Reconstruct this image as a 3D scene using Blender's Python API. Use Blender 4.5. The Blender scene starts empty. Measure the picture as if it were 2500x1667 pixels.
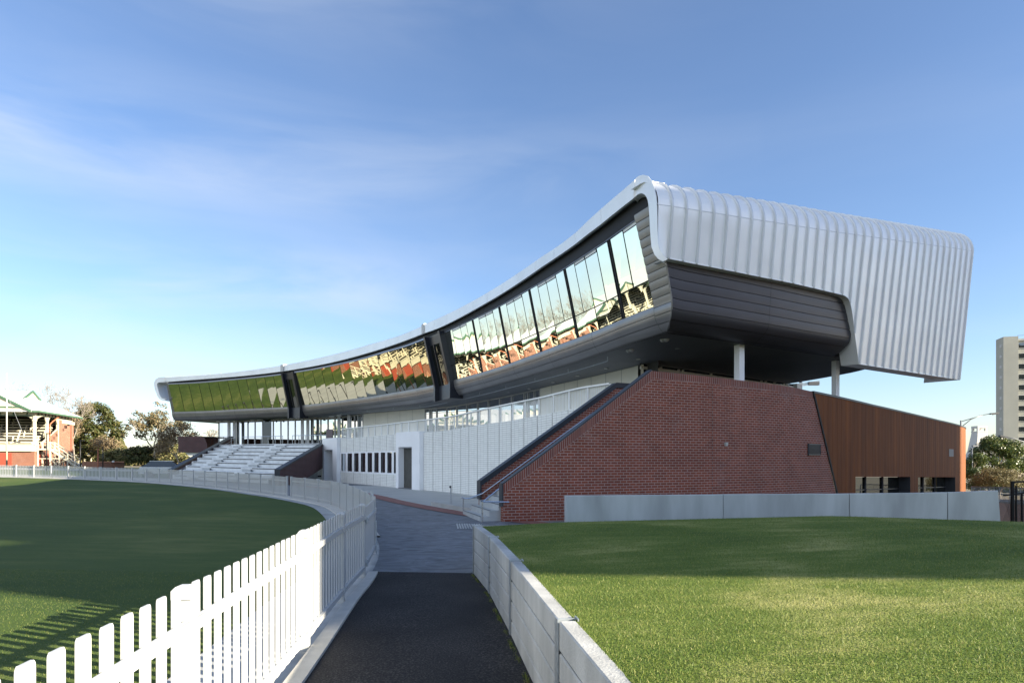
import bpy, math, random
import numpy as np
from mathutils import Vector, Matrix
random.seed(7); rng = np.random.default_rng(7)
R = math.radians
SC = bpy.context.scene
COL = SC.collection

# ------------------------------------------------------------------ camera, sky, sun, exposure
EYE = 1.7; FPX = 1667.0; CX = 1250.0; HY = 1128.0
cam = bpy.data.cameras.new('camera'); camo = bpy.data.objects.new('camera', cam); COL.objects.link(camo)
cam.lens = 24.0; cam.sensor_width = 36.0; cam.shift_y = (HY - 833.5) / 2500.0
cam.clip_start = 0.05; cam.clip_end = 6000
camo.location = (0, 0, EYE); camo.rotation_euler = (R(90), 0, 0)
SC.camera = camo
SUN_EL = 17.5
sun_az = Vector((0.933, -0.36, 0)).normalized()
sdir = Vector((sun_az.x * math.cos(R(SUN_EL)), sun_az.y * math.cos(R(SUN_EL)), math.sin(R(SUN_EL))))
sl = bpy.data.lights.new('sun', 'SUN'); slo = bpy.data.objects.new('sun', sl); COL.objects.link(slo)
sl.energy = 5.0; sl.angle = R(0.4); sl.color = (1.0, 0.89, 0.70)
slo.rotation_euler = (-sdir).to_track_quat('-Z', 'Y').to_euler(); slo.location = (60, -20, 40)
W = bpy.data.worlds.new("World"); SC.world = W; W.use_nodes = True
nt = W.node_tree; nt.nodes.clear()
def wn(t, **kw):
    n = nt.nodes.new(t)
    for k, v in kw.items(): setattr(n, k, v)
    return n
sky = wn('ShaderNodeTexSky', sky_type='NISHITA', sun_disc=False, sun_elevation=R(SUN_EL),
         sun_rotation=math.atan2(sun_az.x, sun_az.y), altitude=0.0, air_density=1.0, dust_density=0.35, ozone_density=2.6)
bg = wn('ShaderNodeBackground'); bg.inputs['Strength'].default_value = 0.058
out = wn('ShaderNodeOutputWorld')
tc = wn('ShaderNodeTexCoord'); sep = wn('ShaderNodeSeparateXYZ')
nt.links.new(tc.outputs['Generated'], sep.inputs[0])
# thin cirrus in long level streaks, mostly on the left half of the sky, laid out by azimuth and elevation
az = wn('ShaderNodeMath', operation='ARCTAN2'); nt.links.new(sep.outputs['X'], az.inputs[0]); nt.links.new(sep.outputs['Y'], az.inputs[1])
el = wn('ShaderNodeMath', operation='ARCSINE'); nt.links.new(sep.outputs['Z'], el.inputs[0])
cmb = wn('ShaderNodeCombineXYZ'); nt.links.new(az.outputs[0], cmb.inputs[0]); nt.links.new(el.outputs[0], cmb.inputs[1])
mp = wn('ShaderNodeMapping'); mp.inputs['Scale'].default_value = (1.9, 9.0, 1); mp.inputs['Rotation'].default_value = (0, 0, R(-5)); mp.inputs['Location'].default_value = (3.1, 0.6, 0)
nt.links.new(cmb.outputs[0], mp.inputs[0])
nz = wn('ShaderNodeTexNoise'); nz.inputs['Scale'].default_value = 1.25; nz.inputs['Detail'].default_value = 8; nz.inputs['Roughness'].default_value = 0.52; nz.inputs['Distortion'].default_value = 0.5
nt.links.new(mp.outputs[0], nz.inputs['Vector'])
cr = wn('ShaderNodeMapRange', interpolation_type='SMOOTHSTEP'); cr.inputs['From Min'].default_value = 0.30; cr.inputs['From Max'].default_value = 0.72; nt.links.new(nz.outputs['Fac'], cr.inputs['Value'])
def ramp(src, lo, hi, stops):
    m_ = wn('ShaderNodeMapRange'); m_.inputs['From Min'].default_value = R(lo); m_.inputs['From Max'].default_value = R(hi); nt.links.new(src.outputs[0], m_.inputs['Value'])
    r_ = wn('ShaderNodeValToRGB'); r_.color_ramp.interpolation = 'B_SPLINE'; e_ = r_.color_ramp.elements
    for k, (p_, v_) in enumerate(stops):
        x_ = e_[k] if k < 2 else e_.new(0.5)
        x_.position = (p_ - lo) / (hi - lo); x_.color = (v_, v_, v_, 1)
    nt.links.new(m_.outputs[0], r_.inputs[0]); return r_
# a gentle tilt of the streaks: elevation is read a little lower towards the left
tl = wn('ShaderNodeMath', operation='MULTIPLY_ADD'); nt.links.new(az.outputs[0], tl.inputs[0]); tl.inputs[1].default_value = -0.03; nt.links.new(el.outputs[0], tl.inputs[2])
elr = ramp(tl, 0, 60, [(0, .75), (60, .10), (5, .70), (9, .55), (12, .40), (14.5, .95), (17, .25), (19.5, .15), (22.5, .75), (26, .10), (30, .06), (36, .45)])
azr = ramp(az, -90, 90, [(-90, .8), (90, .05), (-42, .9), (-20, .75), (-6, .45), (6, .12), (20, .04)])
mm0 = wn('ShaderNodeMath', operation='MULTIPLY'); nt.links.new(elr.outputs[0], mm0.inputs[0]); nt.links.new(azr.outputs[0], mm0.inputs[1])
mm = wn('ShaderNodeMath', operation='MULTIPLY'); nt.links.new(cr.outputs[0], mm.inputs[0]); nt.links.new(mm0.outputs[0], mm.inputs[1])
mixc = wn('ShaderNodeMixRGB'); nt.links.new(mm.outputs[0], mixc.inputs[0]); tint = wn('ShaderNodeMixRGB', blend_type='MULTIPLY'); tint.inputs[0].default_value = 1.0; tint.inputs[2].default_value = (0.98, 0.975, 1.07, 1); nt.links.new(sky.outputs[0], tint.inputs[1]); nt.links.new(tint.outputs[0], mixc.inputs[1]); mixc.inputs[2].default_value = (4.0, 4.25, 4.6, 1)
dt = wn('ShaderNodeVectorMath', operation='DOT_PRODUCT'); nt.links.new(tc.outputs['Generated'], dt.inputs[0]); dt.inputs[1].default_value = (-0.74, -0.64, 0.18)  # bright cloud bank added behind left, out of view, to lift the shaded facade
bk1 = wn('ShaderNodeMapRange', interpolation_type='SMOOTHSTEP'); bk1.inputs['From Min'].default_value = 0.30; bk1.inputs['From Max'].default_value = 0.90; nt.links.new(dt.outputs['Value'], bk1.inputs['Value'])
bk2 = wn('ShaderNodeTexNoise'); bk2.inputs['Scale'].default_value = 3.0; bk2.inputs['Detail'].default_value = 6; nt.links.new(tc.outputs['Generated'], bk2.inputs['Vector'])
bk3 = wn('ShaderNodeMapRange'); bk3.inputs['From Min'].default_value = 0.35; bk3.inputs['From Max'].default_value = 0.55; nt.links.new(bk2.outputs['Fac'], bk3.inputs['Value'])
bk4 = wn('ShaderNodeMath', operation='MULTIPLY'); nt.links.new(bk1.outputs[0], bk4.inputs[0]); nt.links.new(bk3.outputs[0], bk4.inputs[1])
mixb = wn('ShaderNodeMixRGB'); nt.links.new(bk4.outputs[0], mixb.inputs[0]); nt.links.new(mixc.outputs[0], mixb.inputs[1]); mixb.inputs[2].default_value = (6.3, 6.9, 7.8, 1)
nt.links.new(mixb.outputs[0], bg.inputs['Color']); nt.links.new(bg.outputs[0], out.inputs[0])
vs = SC.view_settings; vs.view_transform = 'Standard'; vs.look = 'None'; vs.gamma = 1.0; vs.use_curve_mapping = False
vs.exposure = 1.97

# ------------------------------------------------------------------ materials
MATS = {}
def principled(name):
    m = bpy.data.materials.new(name); m.use_nodes = True
    b = m.node_tree.nodes['Principled BSDF']; MATS[name] = m
    return m, m.node_tree, b
def setp(b, **kw):
    for k, v in kw.items():
        k2 = {'rough': 'Roughness', 'metal': 'Metallic', 'spec': 'Specular IOR Level', 'coat': 'Coat Weight', 'coatr': 'Coat Roughness'}[k]
        b.inputs[k2].default_value = v
def rgb(c): return (c[0], c[1], c[2], 1.0)
def mat(name, col, rough=0.6, metal=0.0, var=0.12, scale=3.0, bump=0.0, bscale=40.0, spec=0.5, stretch=(1, 1, 1), col2=None, detail=5, nr=0.5, dist=0.0):
    """painted / mineral surface: colour broken up by two noises, optional bump"""
    m, t, b = principled(name); L = t.links.new; N = t.nodes.new
    c = N('ShaderNodeTexCoord'); mpn = N('ShaderNodeMapping'); mpn.inputs['Scale'].default_value = stretch; L(c.outputs['Object'], mpn.inputs[0])
    n = N('ShaderNodeTexNoise'); n.inputs['Scale'].default_value = scale; n.inputs['Detail'].default_value = detail; n.inputs['Roughness'].default_value = nr; n.inputs['Distortion'].default_value = dist; L(mpn.outputs[0], n.inputs['Vector'])
    r = N('ShaderNodeValToRGB'); e = r.color_ramp.elements; e[0].position = 0.3; e[1].position = 0.7
    lo = [x * (1 - var) for x in col]; hi = [min(1, x * (1 + var)) for x in (col2 or col)]
    e[0].color = rgb(lo); e[1].color = rgb(hi); L(n.outputs['Fac'], r.inputs[0]); L(r.outputs[0], b.inputs['Base Color'])
    setp(b, rough=rough, metal=metal, spec=spec)
    if bump:
        n2 = N('ShaderNodeTexNoise'); n2.inputs['Scale'].default_value = bscale; n2.inputs['Detail'].default_value = 4; L(c.outputs['Object'], n2.inputs['Vector'])
        bp = N('ShaderNodeBump'); bp.inputs['Strength'].default_value = bump; bp.inputs['Distance'].default_value = 0.02; L(n2.outputs['Fac'], bp.inputs['Height']); L(bp.outputs[0], b.inputs['Normal'])
    return m
def brick_mat(name, c1, c2, mortar, w=0.24, h=0.086, ms=0.010, rough=0.75, offset=0.5, bump=0.5, blot=0.25):
    m, t, b = principled(name); L = t.links.new; N = t.nodes.new
    u = N('ShaderNodeUVMap'); br = N('ShaderNodeTexBrick'); br.offset = offset
    br.inputs['Scale'].default_value = 1.0; br.inputs['Brick Width'].default_value = w; br.inputs['Row Height'].default_value = h
    br.inputs['Mortar Size'].default_value = ms; br.inputs['Mortar Smooth'].default_value = 0.1; br.inputs['Bias'].default_value = -0.1
    br.inputs['Color1'].default_value = rgb(c1); br.inputs['Color2'].default_value = rgb(c2); br.inputs['Mortar'].default_value = rgb(mortar)
    L(u.outputs[0], br.inputs['Vector'])
    n = N('ShaderNodeTexNoise'); n.inputs['Scale'].default_value = 1.4; n.inputs['Detail'].default_value = 6; L(u.outputs[0], n.inputs['Vector'])
    hs = N('ShaderNodeHueSaturation'); mr = N('ShaderNodeMapRange'); mr.inputs['To Min'].default_value = 1 - blot; mr.inputs['To Max'].default_value = 1 + blot
    L(n.outputs['Fac'], mr.inputs['Value']); L(mr.outputs[0], hs.inputs['Value']); L(br.outputs['Color'], hs.inputs['Color'])
    n3 = N('ShaderNodeTexNoise'); n3.inputs['Scale'].default_value = 0.55; n3.inputs['Detail'].default_value = 9; n3.inputs['Roughness'].default_value = 0.7; L(u.outputs[0], n3.inputs['Vector'])
    m3 = N('ShaderNodeMapRange'); m3.inputs['From Min'].default_value = 0.56; m3.inputs['From Max'].default_value = 0.78; m3.inputs['To Max'].default_value = 0.32; L(n3.outputs['Fac'], m3.inputs['Value'])
    mx3 = N('ShaderNodeMixRGB'); L(m3.outputs[0], mx3.inputs[0]); L(hs.outputs[0], mx3.inputs[1]); mx3.inputs[2].default_value = (0.33, 0.29, 0.28, 1); L(mx3.outputs[0], b.inputs['Base Color'])
    bp = N('ShaderNodeBump'); bp.inputs['Strength'].default_value = bump; bp.inputs['Distance'].default_value = 0.01; bp.invert = True
    L(br.outputs['Fac'], bp.inputs['Height']); L(bp.outputs[0], b.inputs['Normal']); setp(b, rough=rough, spec=0.3)
    return m
def glass_mat(name, col, rough=0.012, wob=0.02, wscale=0.6, dark=0.25):
    """reflective solar glazing: mostly mirror, a little of a dark room behind"""
    m, t, b = principled(name); L = t.links.new; N = t.nodes.new
    b.inputs['Base Color'].default_value = rgb(col); setp(b, rough=rough, metal=1.0)
    c = N('ShaderNodeTexCoord'); n = N('ShaderNodeTexNoise'); n.inputs['Scale'].default_value = wscale; n.inputs['Detail'].default_value = 1.5; L(c.outputs['Object'], n.inputs['Vector'])
    bp = N('ShaderNodeBump'); bp.inputs['Strength'].default_value = wob; bp.inputs['Distance'].default_value = 1.0; L(n.outputs['Fac'], bp.inputs['Height']); L(bp.outputs[0], b.inputs['Normal'])
    d = N('ShaderNodeBsdfDiffuse'); d.inputs['Color'].default_value = (0.012, 0.014, 0.012, 1)
    mx_ = N('ShaderNodeMixShader'); mx_.inputs[0].default_value = dark; L(b.outputs[0], mx_.inputs[1]); L(d.outputs[0], mx_.inputs[2])
    L(mx_.outputs[0], t.nodes['Material Output'].inputs['Surface'])
    return m
def leaf_mat(name, cols, rough=0.55, trans=0.25):
    m, t, b = principled(name); L = t.links.new; N = t.nodes.new
    g = N('ShaderNodeNewGeometry'); r = N('ShaderNodeValToRGB'); e = r.color_ramp.elements
    e[0].color = rgb(cols[0]); e[1].color = rgb(cols[-1]); e[0].position = 0.0; e[1].position = 1.0
    for i, c in enumerate(cols[1:-1]):
        x = e.new((i + 1) / (len(cols) - 1)); x.color = rgb(c)
    L(g.outputs['Random Per Island'], r.inputs[0]); L(r.outputs[0], b.inputs['Base Color']); setp(b, rough=rough, spec=0.3)
    tr = N('ShaderNodeBsdfTranslucent'); L(r.outputs[0], tr.inputs['Color']); ms = N('ShaderNodeMixShader'); ms.inputs[0].default_value = trans
    L(b.outputs[0], ms.inputs[1]); L(tr.outputs[0], ms.inputs[2]); L(ms.outputs[0], t.nodes['Material Output'].inputs['Surface'])
    return m
def grass_mat(name, a, b_, c_, big=0.25, mid=2.2, fine=60.0, stripes=0.0):
    m, t, b = principled(name); L = t.links.new; N = t.nodes.new
    c = N('ShaderNodeTexCoord')
    n1 = N('ShaderNodeTexNoise'); n1.inputs['Scale'].default_value = big; n1.inputs['Detail'].default_value = 6; L(c.outputs['Object'], n1.inputs['Vector'])
    mp_ = N('ShaderNodeMapping'); mp_.inputs['Scale'].default_value = (0.55, 1.6, 1); mp_.inputs['Rotation'].default_value = (0, 0, R(18)); L(c.outputs['Object'], mp_.inputs[0])
    n2 = N('ShaderNodeTexNoise'); n2.inputs['Scale'].default_value = mid; n2.inputs['Detail'].default_value = 8; n2.inputs['Roughness'].default_value = 0.65; L(mp_.outputs[0], n2.inputs['Vector'])
    n3 = N('ShaderNodeTexNoise'); n3.inputs['Scale'].default_value = fine; n3.inputs['Detail'].default_value = 3; L(c.outputs['Object'], n3.inputs['Vector'])
    ad = N('ShaderNodeMath'); ad.operation = 'MULTIPLY_ADD'; L(n2.outputs['Fac'], ad.inputs[0]); ad.inputs[1].default_value = 0.6; L(n1.outputs['Fac'], ad.inputs[2])
    ad2 = N('ShaderNodeMath'); ad2.operation = 'MULTIPLY_ADD'; L(n3.outputs['Fac'], ad2.inputs[0]); ad2.inputs[1].default_value = 0.5; L(ad.outputs[0], ad2.inputs[2])
    r = N('ShaderNodeValToRGB'); e = r.color_ramp.elements; e[0].position = 0.72; e[1].position = 1.35
    mr = N('ShaderNodeMapRange'); mr.inputs['From Min'].default_value = 0.72; mr.inputs['From Max'].default_value = 1.38; L(ad2.outputs[0], mr.inputs['Value'])
    e[0].position = 0; e[1].position = 1; e[0].color = rgb(a); e[1].color = rgb(c_); x = e.new(0.55); x.color = rgb(b_)
    L(mr.outputs[0], r.inputs[0]); L(r.outputs[0], b.inputs['Base Color']); setp(b, rough=0.85, spec=0.15)
    bp = N('ShaderNodeBump'); bp.inputs['Strength'].default_value = 0.6; bp.inputs['Distance'].default_value = 0.03; L(n3.outputs['Fac'], bp.inputs['Height']); L(bp.outputs[0], b.inputs['Normal'])
    return m
mat('white_paint', (0.43, 0.44, 0.435), 0.38, var=0.03, scale=5)
mat('white_wall', (0.86, 0.87, 0.88), 0.55, var=0.04, scale=1.2)
mat('white_panel', (0.84, 0.85, 0.82), 0.6, var=0.06, scale=1.6)
brick_mat('white_block', (0.86, 0.87, 0.83), (0.80, 0.81, 0.77), (0.52, 0.52, 0.49), w=0.40, h=0.10, ms=0.010, offset=0.0, blot=0.05, bump=0.6)
mat('cream_wall', (0.80, 0.77, 0.66), 0.6, var=0.04, scale=1.0)
mat('joint_dark', (0.07, 0.07, 0.065), 0.8)
mat('silver_metal', (0.85, 0.855, 0.85), 0.36, metal=0.18, var=0.06, scale=0.7, spec=0.5, bump=0.25, bscale=1.6)
mat('rib_metal', (0.62, 0.64, 0.66), 0.40, metal=0.25, var=0.05, scale=0.9)
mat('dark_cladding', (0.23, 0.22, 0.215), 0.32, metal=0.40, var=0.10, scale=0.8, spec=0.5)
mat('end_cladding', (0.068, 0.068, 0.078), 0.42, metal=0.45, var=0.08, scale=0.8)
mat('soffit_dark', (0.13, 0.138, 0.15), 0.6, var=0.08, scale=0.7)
mat('black_gap', (0.008, 0.008, 0.009), 0.7)
mat('navy_frame', (0.014, 0.017, 0.026), 0.35, var=0.1, scale=2)
mat('mullion_grey', (0.46, 0.47, 0.47), 0.45, metal=0.4, var=0.05)
mat('head_bar', (0.22, 0.23, 0.27), 0.4, metal=0.4, var=0.05)
glass_mat('glass_green', (0.60, 0.60, 0.47), wob=0.004, wscale=0.35, dark=0.15)
glass_mat('glass_pale', (0.70, 0.76, 0.72), wob=0.005, wscale=0.4, dark=0.10)
glass_mat('glass_level_one', (0.72, 0.76, 0.78), wob=0.006, wscale=0.4, dark=0.15)
glass_mat('glass_dark', (0.20, 0.22, 0.23), wob=0.02, dark=0.6)
glass_mat('glass_house', (0.40, 0.43, 0.44), wob=0.01, dark=0.6)
brick_mat('brick_red', (0.245, 0.064, 0.036), (0.165, 0.044, 0.029), (0.36, 0.27, 0.235), ms=0.0095, blot=0.30)
brick_mat('brick_soldier', (0.215, 0.062, 0.040), (0.150, 0.046, 0.034), (0.36, 0.28, 0.255), w=0.086, h=0.26, ms=0.009, offset=0.0)
brick_mat('brick_plum', (0.100, 0.036, 0.036), (0.065, 0.026, 0.029), (0.20, 0.16, 0.155), ms=0.010)
brick_mat('brick_old', (0.21, 0.078, 0.046), (0.17, 0.062, 0.039), (0.40, 0.27, 0.20), ms=0.008, blot=0.2)
mat('cap_dark', (0.030, 0.034, 0.042), 0.45, metal=0.2, var=0.08)
mat('stainless', (0.62, 0.63, 0.64), 0.25, metal=1.0, var=0.03)
mat('galvanised', (0.42, 0.46, 0.49), 0.42, metal=0.7, var=0.18, scale=14)
mat('concrete_panel', (0.36, 0.365, 0.355), 0.75, var=0.30, scale=2.2, bump=0.25, bscale=60, stretch=(1, 1, 0.45), detail=9, nr=0.62)
mat('concrete_wall', (0.38, 0.41, 0.42), 0.8, var=0.20, scale=1.1, bump=0.10, bscale=30, stretch=(1.6, 1.6, 0.35))
mat('concrete_tier', (0.64, 0.66, 0.66), 0.8, var=0.12, scale=1.5)
mat('concrete_step', (0.40, 0.42, 0.42), 0.8, var=0.10, scale=3, bump=0.1)
mat('kerb', (0.50, 0.485, 0.44), 0.8, var=0.10, scale=5, bump=0.1, bscale=90)
mat('gutter', (0.33, 0.34, 0.34), 0.8, var=0.30, scale=1.4)
def asphalt():
    m, t, b = principled('asphalt'); L = t.links.new; N = t.nodes.new
    c = N('ShaderNodeTexCoord'); n = N('ShaderNodeTexNoise'); n.inputs['Scale'].default_value = 62; n.inputs['Detail'].default_value = 2.5; L(c.outputs['Object'], n.inputs['Vector'])
    r = N('ShaderNodeValToRGB'); e = r.color_ramp.elements; e[0].position = .36; e[1].position = .68; e[0].color = (.006, .0055, .0055, 1); e[1].color = (.060, .054, .050, 1); x = e.new(.52); x.color = (.017, .0155, .015, 1); L(n.outputs['Fac'], r.inputs[0])
    n2 = N('ShaderNodeTexNoise'); n2.inputs['Scale'].default_value = 1.1; n2.inputs['Detail'].default_value = 7; L(c.outputs['Object'], n2.inputs['Vector']); mr = N('ShaderNodeMapRange'); mr.inputs['From Min'].default_value = .3; mr.inputs['From Max'].default_value = .7; mr.inputs['To Min'].default_value = .6; mr.inputs['To Max'].default_value = 1.5; L(n2.outputs['Fac'], mr.inputs['Value'])
    hs = N('ShaderNodeHueSaturation'); L(mr.outputs[0], hs.inputs['Value']); L(r.outputs[0], hs.inputs['Color']); L(hs.outputs[0], b.inputs['Base Color']); setp(b, rough=.8, spec=.3)
    bp = N('ShaderNodeBump'); bp.inputs['Strength'].default_value = .8; bp.inputs['Distance'].default_value = .008; L(n.outputs['Fac'], bp.inputs['Height']); L(bp.outputs[0], b.inputs['Normal'])
asphalt()
mat('swirl_concrete', (0.135, 0.145, 0.16), 0.7, var=0.55, scale=1.5, bump=0.3, bscale=30, stretch=(0.75, 1.2, 1), detail=12, nr=0.66, dist=2.6)
mat('forecourt', (0.36, 0.37, 0.36), 0.75, var=0.12, scale=1.3, bump=0.1, stretch=(0.4, 1.2, 1))
mat('paver_red', (0.20, 0.085, 0.07), 0.8, var=0.25, scale=6)
mat('earth', (0.13, 0.115, 0.08), 0.95, var=0.35, scale=0.6)
mat('apron', (0.36, 0.36, 0.35), 0.85, var=0.10, scale=0.4)
grass_mat('oval_turf', (0.030, 0.062, 0.014), (0.064, 0.098, 0.021), (0.155, 0.165, 0.052), big=0.18, mid=1.3)
grass_mat('bank_turf', (0.044, 0.084, 0.014), (0.108, 0.152, 0.028), (0.36, 0.34, 0.13), big=0.7, mid=2.4, fine=70)
leaf_mat('blade', [(0.052, 0.092, 0.012), (0.095, 0.148, 0.021), (0.18, 0.215, 0.045), (0.32, 0.31, 0.11)], trans=0.35)
def corten():
    m, t, b = principled('corten'); L = t.links.new; N = t.nodes.new
    u = N('ShaderNodeUVMap'); mp_ = N('ShaderNodeMapping'); mp_.inputs['Scale'].default_value = (1.0, 0.10, 1); L(u.outputs[0], mp_.inputs[0])
    n = N('ShaderNodeTexNoise'); n.inputs['Scale'].default_value = 1.5; n.inputs['Detail'].default_value = 8; n.inputs['Roughness'].default_value = 0.7; L(mp_.outputs[0], n.inputs['Vector'])
    r = N('ShaderNodeValToRGB'); e = r.color_ramp.elements; e[0].position = 0.32; e[1].position = 0.72; e[0].color = (0.095, 0.031, 0.009, 1); e[1].color = (0.235, 0.074, 0.014, 1)
    x = e.new(0.5); x.color = (0.150, 0.047, 0.011, 1)
    L(n.outputs['Fac'], r.inputs[0]); L(r.outputs[0], b.inputs['Base Color']); setp(b, rough=0.75, spec=0.25)
corten()
mat('roof_white', (0.50, 0.50, 0.485), 0.55, var=0.05, scale=1)
mat('cream_timber', (0.48, 0.44, 0.34), 0.6, var=0.06, scale=2)
mat('green_trim', (0.05, 0.11, 0.065), 0.5)
mat('red_door', (0.30, 0.055, 0.03), 0.6, var=0.06)
mat('dark_room', (0.010, 0.009, 0.008), 0.9)
mat('bark', (0.16, 0.125, 0.095), 0.9, var=0.3, scale=4)
mat('pale_bark', (0.42, 0.36, 0.28), 0.85, var=0.3, scale=3)
mat('twig', (0.23, 0.20, 0.165), 0.9, var=0.2)
leaf_mat('leaf_evergreen', [(0.024, 0.038, 0.010), (0.045, 0.062, 0.016), (0.085, 0.088, 0.026), (0.14, 0.115, 0.045)])
leaf_mat('leaf_glossy', [(0.020, 0.040, 0.008), (0.045, 0.075, 0.014), (0.10, 0.125, 0.03), (0.17, 0.17, 0.06)], rough=0.35)
leaf_mat('leaf_gum', [(0.04, 0.052, 0.03), (0.08, 0.085, 0.042), (0.15, 0.12, 0.055), (0.26, 0.18, 0.10)])
leaf_mat('leaf_brown', [(0.10, 0.075, 0.04), (0.17, 0.125, 0.07), (0.24, 0.18, 0.10), (0.30, 0.235, 0.15)])
leaf_mat('leaf_olive', [(0.09, 0.085, 0.04), (0.15, 0.135, 0.06), (0.22, 0.18, 0.09)])
leaf_mat('leaf_hedge', [(0.06, 0.075, 0.02), (0.13, 0.13, 0.05), (0.25, 0.20, 0.09)])
mat('tower_wall', (0.33, 0.33, 0.285), 0.8, var=0.07, scale=0.25)
mat('tower_grey', (0.36, 0.37, 0.36), 0.8, var=0.05, scale=0.3)
mat('far_white', (0.44, 0.44, 0.43), 0.8, var=0.06, scale=0.3)
mat('black_steel', (0.012, 0.012, 0.013), 0.45, metal=0.3)
mat('lamp_grey', (0.20, 0.21, 0.22), 0.4, metal=0.5)
mat('car_silver', (0.50, 0.53, 0.57), 0.25, metal=0.6, var=0.03)
mat('tyre', (0.015, 0.015, 0.015), 0.8)
mat('rust_red', (0.36, 0.12, 0.06), 0.7)
mat('mulch', (0.20, 0.10, 0.05), 0.95, var=0.4, scale=9)
def emis(name, col, s):
    m, t, b = principled(name); b.inputs['Base Color'].default_value = rgb(col); b.inputs['Emission Color'].default_value = rgb(col); b.inputs['Emission Strength'].default_value = s
emis('lamp_lit', (1.0, 0.93, 0.75), 2.5)

# ------------------------------------------------------------------ geometry helpers
def G(x, y):
    """ground level: the path dips a little beyond 8 m and all heights are skewed down to the right to fit a tilted horizon line"""
    t = min(1, max(0, (y - 8) / 12.0)); t = t * t * (3 - 2 * t)
    return -0.10 * t - 0.015 * min(150, max(-150, x))
def tilt(x): return -0.015 * min(150, max(-150, x))  # sideways skew of heights that makes level lines follow the tilted horizon
class MB:
    def __init__(s): s.v = []; s.f = []; s.uv = []
    def add(s, vs, fs, uvs=None):
        o = len(s.v); s.v += [tuple(p) for p in vs]
        for i, f in enumerate(fs):
            s.f.append([o + k for k in f]); s.uv.append(uvs[i] if uvs else None)
    def quad(s, a, b, c, d, uv=None): s.add([a, b, c, d], [(0, 1, 2, 3)], [uv] if uv else None)
    def box(s, c, size, rz=0.0, M=None):
        x, y, z = [k / 2 for k in size]
        P = [Vector(p) for p in ((-x, -y, -z), (x, -y, -z), (x, y, -z), (-x, y, -z), (-x, -y, z), (x, -y, z), (x, y, z), (-x, y, z))]
        Rm = M if M is not None else Matrix.Rotation(rz, 3, 'Z')
        P = [Rm @ p + Vector(c) for p in P]
        s.add(P, [(0, 3, 2, 1), (4, 5, 6, 7), (0, 1, 5, 4), (1, 2, 6, 5), (2, 3, 7, 6), (3, 0, 4, 7)])
    def beam(s, a, b, w, h, up=(0, 0, 1)):
        a = Vector(a); b = Vector(b); d = b - a
        if d.length < 1e-6: return
        x = d.normalized(); u = Vector(up)
        if abs(x.dot(u)) > 0.99: u = Vector((0, 1, 0))
        y = u.cross(x).normalized(); z = x.cross(y)
        M = Matrix((x, y, z)).transposed(); s.box((a + b) / 2, (d.length, w, h), M=M)
    def tube(s, pts, r, n=8, cap=True):
        pts = [Vector(p) for p in pts]; rs = r if isinstance(r, (list, tuple)) else [r] * len(pts)
        rings = []; prev = None
        for i, p in enumerate(pts):
            d = (pts[min(i + 1, len(pts) - 1)] - pts[max(i - 1, 0)]).normalized()
            u = prev if prev is not None else (Vector((1, 0, 0)) if abs(d.x) < 0.9 else Vector((0, 1, 0)))
            y = (u - d * u.dot(d)).normalized(); z = d.cross(y); prev = y
            rings.append([p + (y * math.cos(2 * math.pi * k / n) + z * math.sin(2 * math.pi * k / n)) * rs[i] for k in range(n)])
        vs = [q for g in rings for q in g]; fs = []
        for i in range(len(pts) - 1):
            for k in range(n): fs.append((i * n + k, i * n + (k + 1) % n, (i + 1) * n + (k + 1) % n, (i + 1) * n + k))
        if cap: fs.append(tuple(range(n))[::-1]); fs.append(tuple((len(pts) - 1) * n + k for k in range(n)))
        s.add(vs, fs)
    def loft(s, rows, uvrows=None, closed=False):
        n = len(rows[0]); vs = [p for r_ in rows for p in r_]; fs = []; uv = [] if uvrows else None
        for i in range(len(rows) - 1):
            for k in range(n if closed else n - 1):
                k2 = (k + 1) % n
                fs.append((i * n + k, i * n + k2, (i + 1) * n + k2, (i + 1) * n + k))
                if uvrows: uv.append([uvrows[i][k], uvrows[i][k2], uvrows[i + 1][k2], uvrows[i + 1][k]])
        s.add(vs, fs, uv)
    def prism(s, poly, z0, z1):
        n = len(poly); vs = [(p[0], p[1], z0) for p in poly] + [(p[0], p[1], z1) for p in poly]
        s.add(vs, [tuple(range(n))[::-1], tuple(range(n, 2 * n))] + [(k, (k + 1) % n, n + (k + 1) % n, n + k) for k in range(n)])
    def extrude(s, poly3, off):
        """closed planar outline poly3 given thickness by the vector off"""
        n = len(poly3); off = Vector(off); vs = [Vector(p) for p in poly3] + [Vector(p) + off for p in poly3]
        s.add(vs, [tuple(range(n)), tuple(range(n, 2 * n))[::-1]] + [((k + 1) % n, k, n + k, n + (k + 1) % n) for k in range(n)])
BASE = {}
def base_of(o):
    while o is not None:
        if o.name in BASE: return BASE[o.name]
        o = o.parent
    return Vector((0, 0, 0))
def tag(o, label=None, cat=None, group=None, kind=None):
    if label: o['label'] = label
    if cat: o['category'] = cat
    if group: o['group'] = group
    if kind: o['kind'] = kind
    return o
def thing(name, label, cat, loc=(0, 0, 0), rz=0.0, group=None):
    o = bpy.data.objects.new(name, None); COL.objects.link(o); o.location = loc; o.rotation_euler = (0, 0, rz); o.empty_display_size = 0.3
    BASE[o.name] = Vector(loc); return tag(o, label, cat, group)
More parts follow.
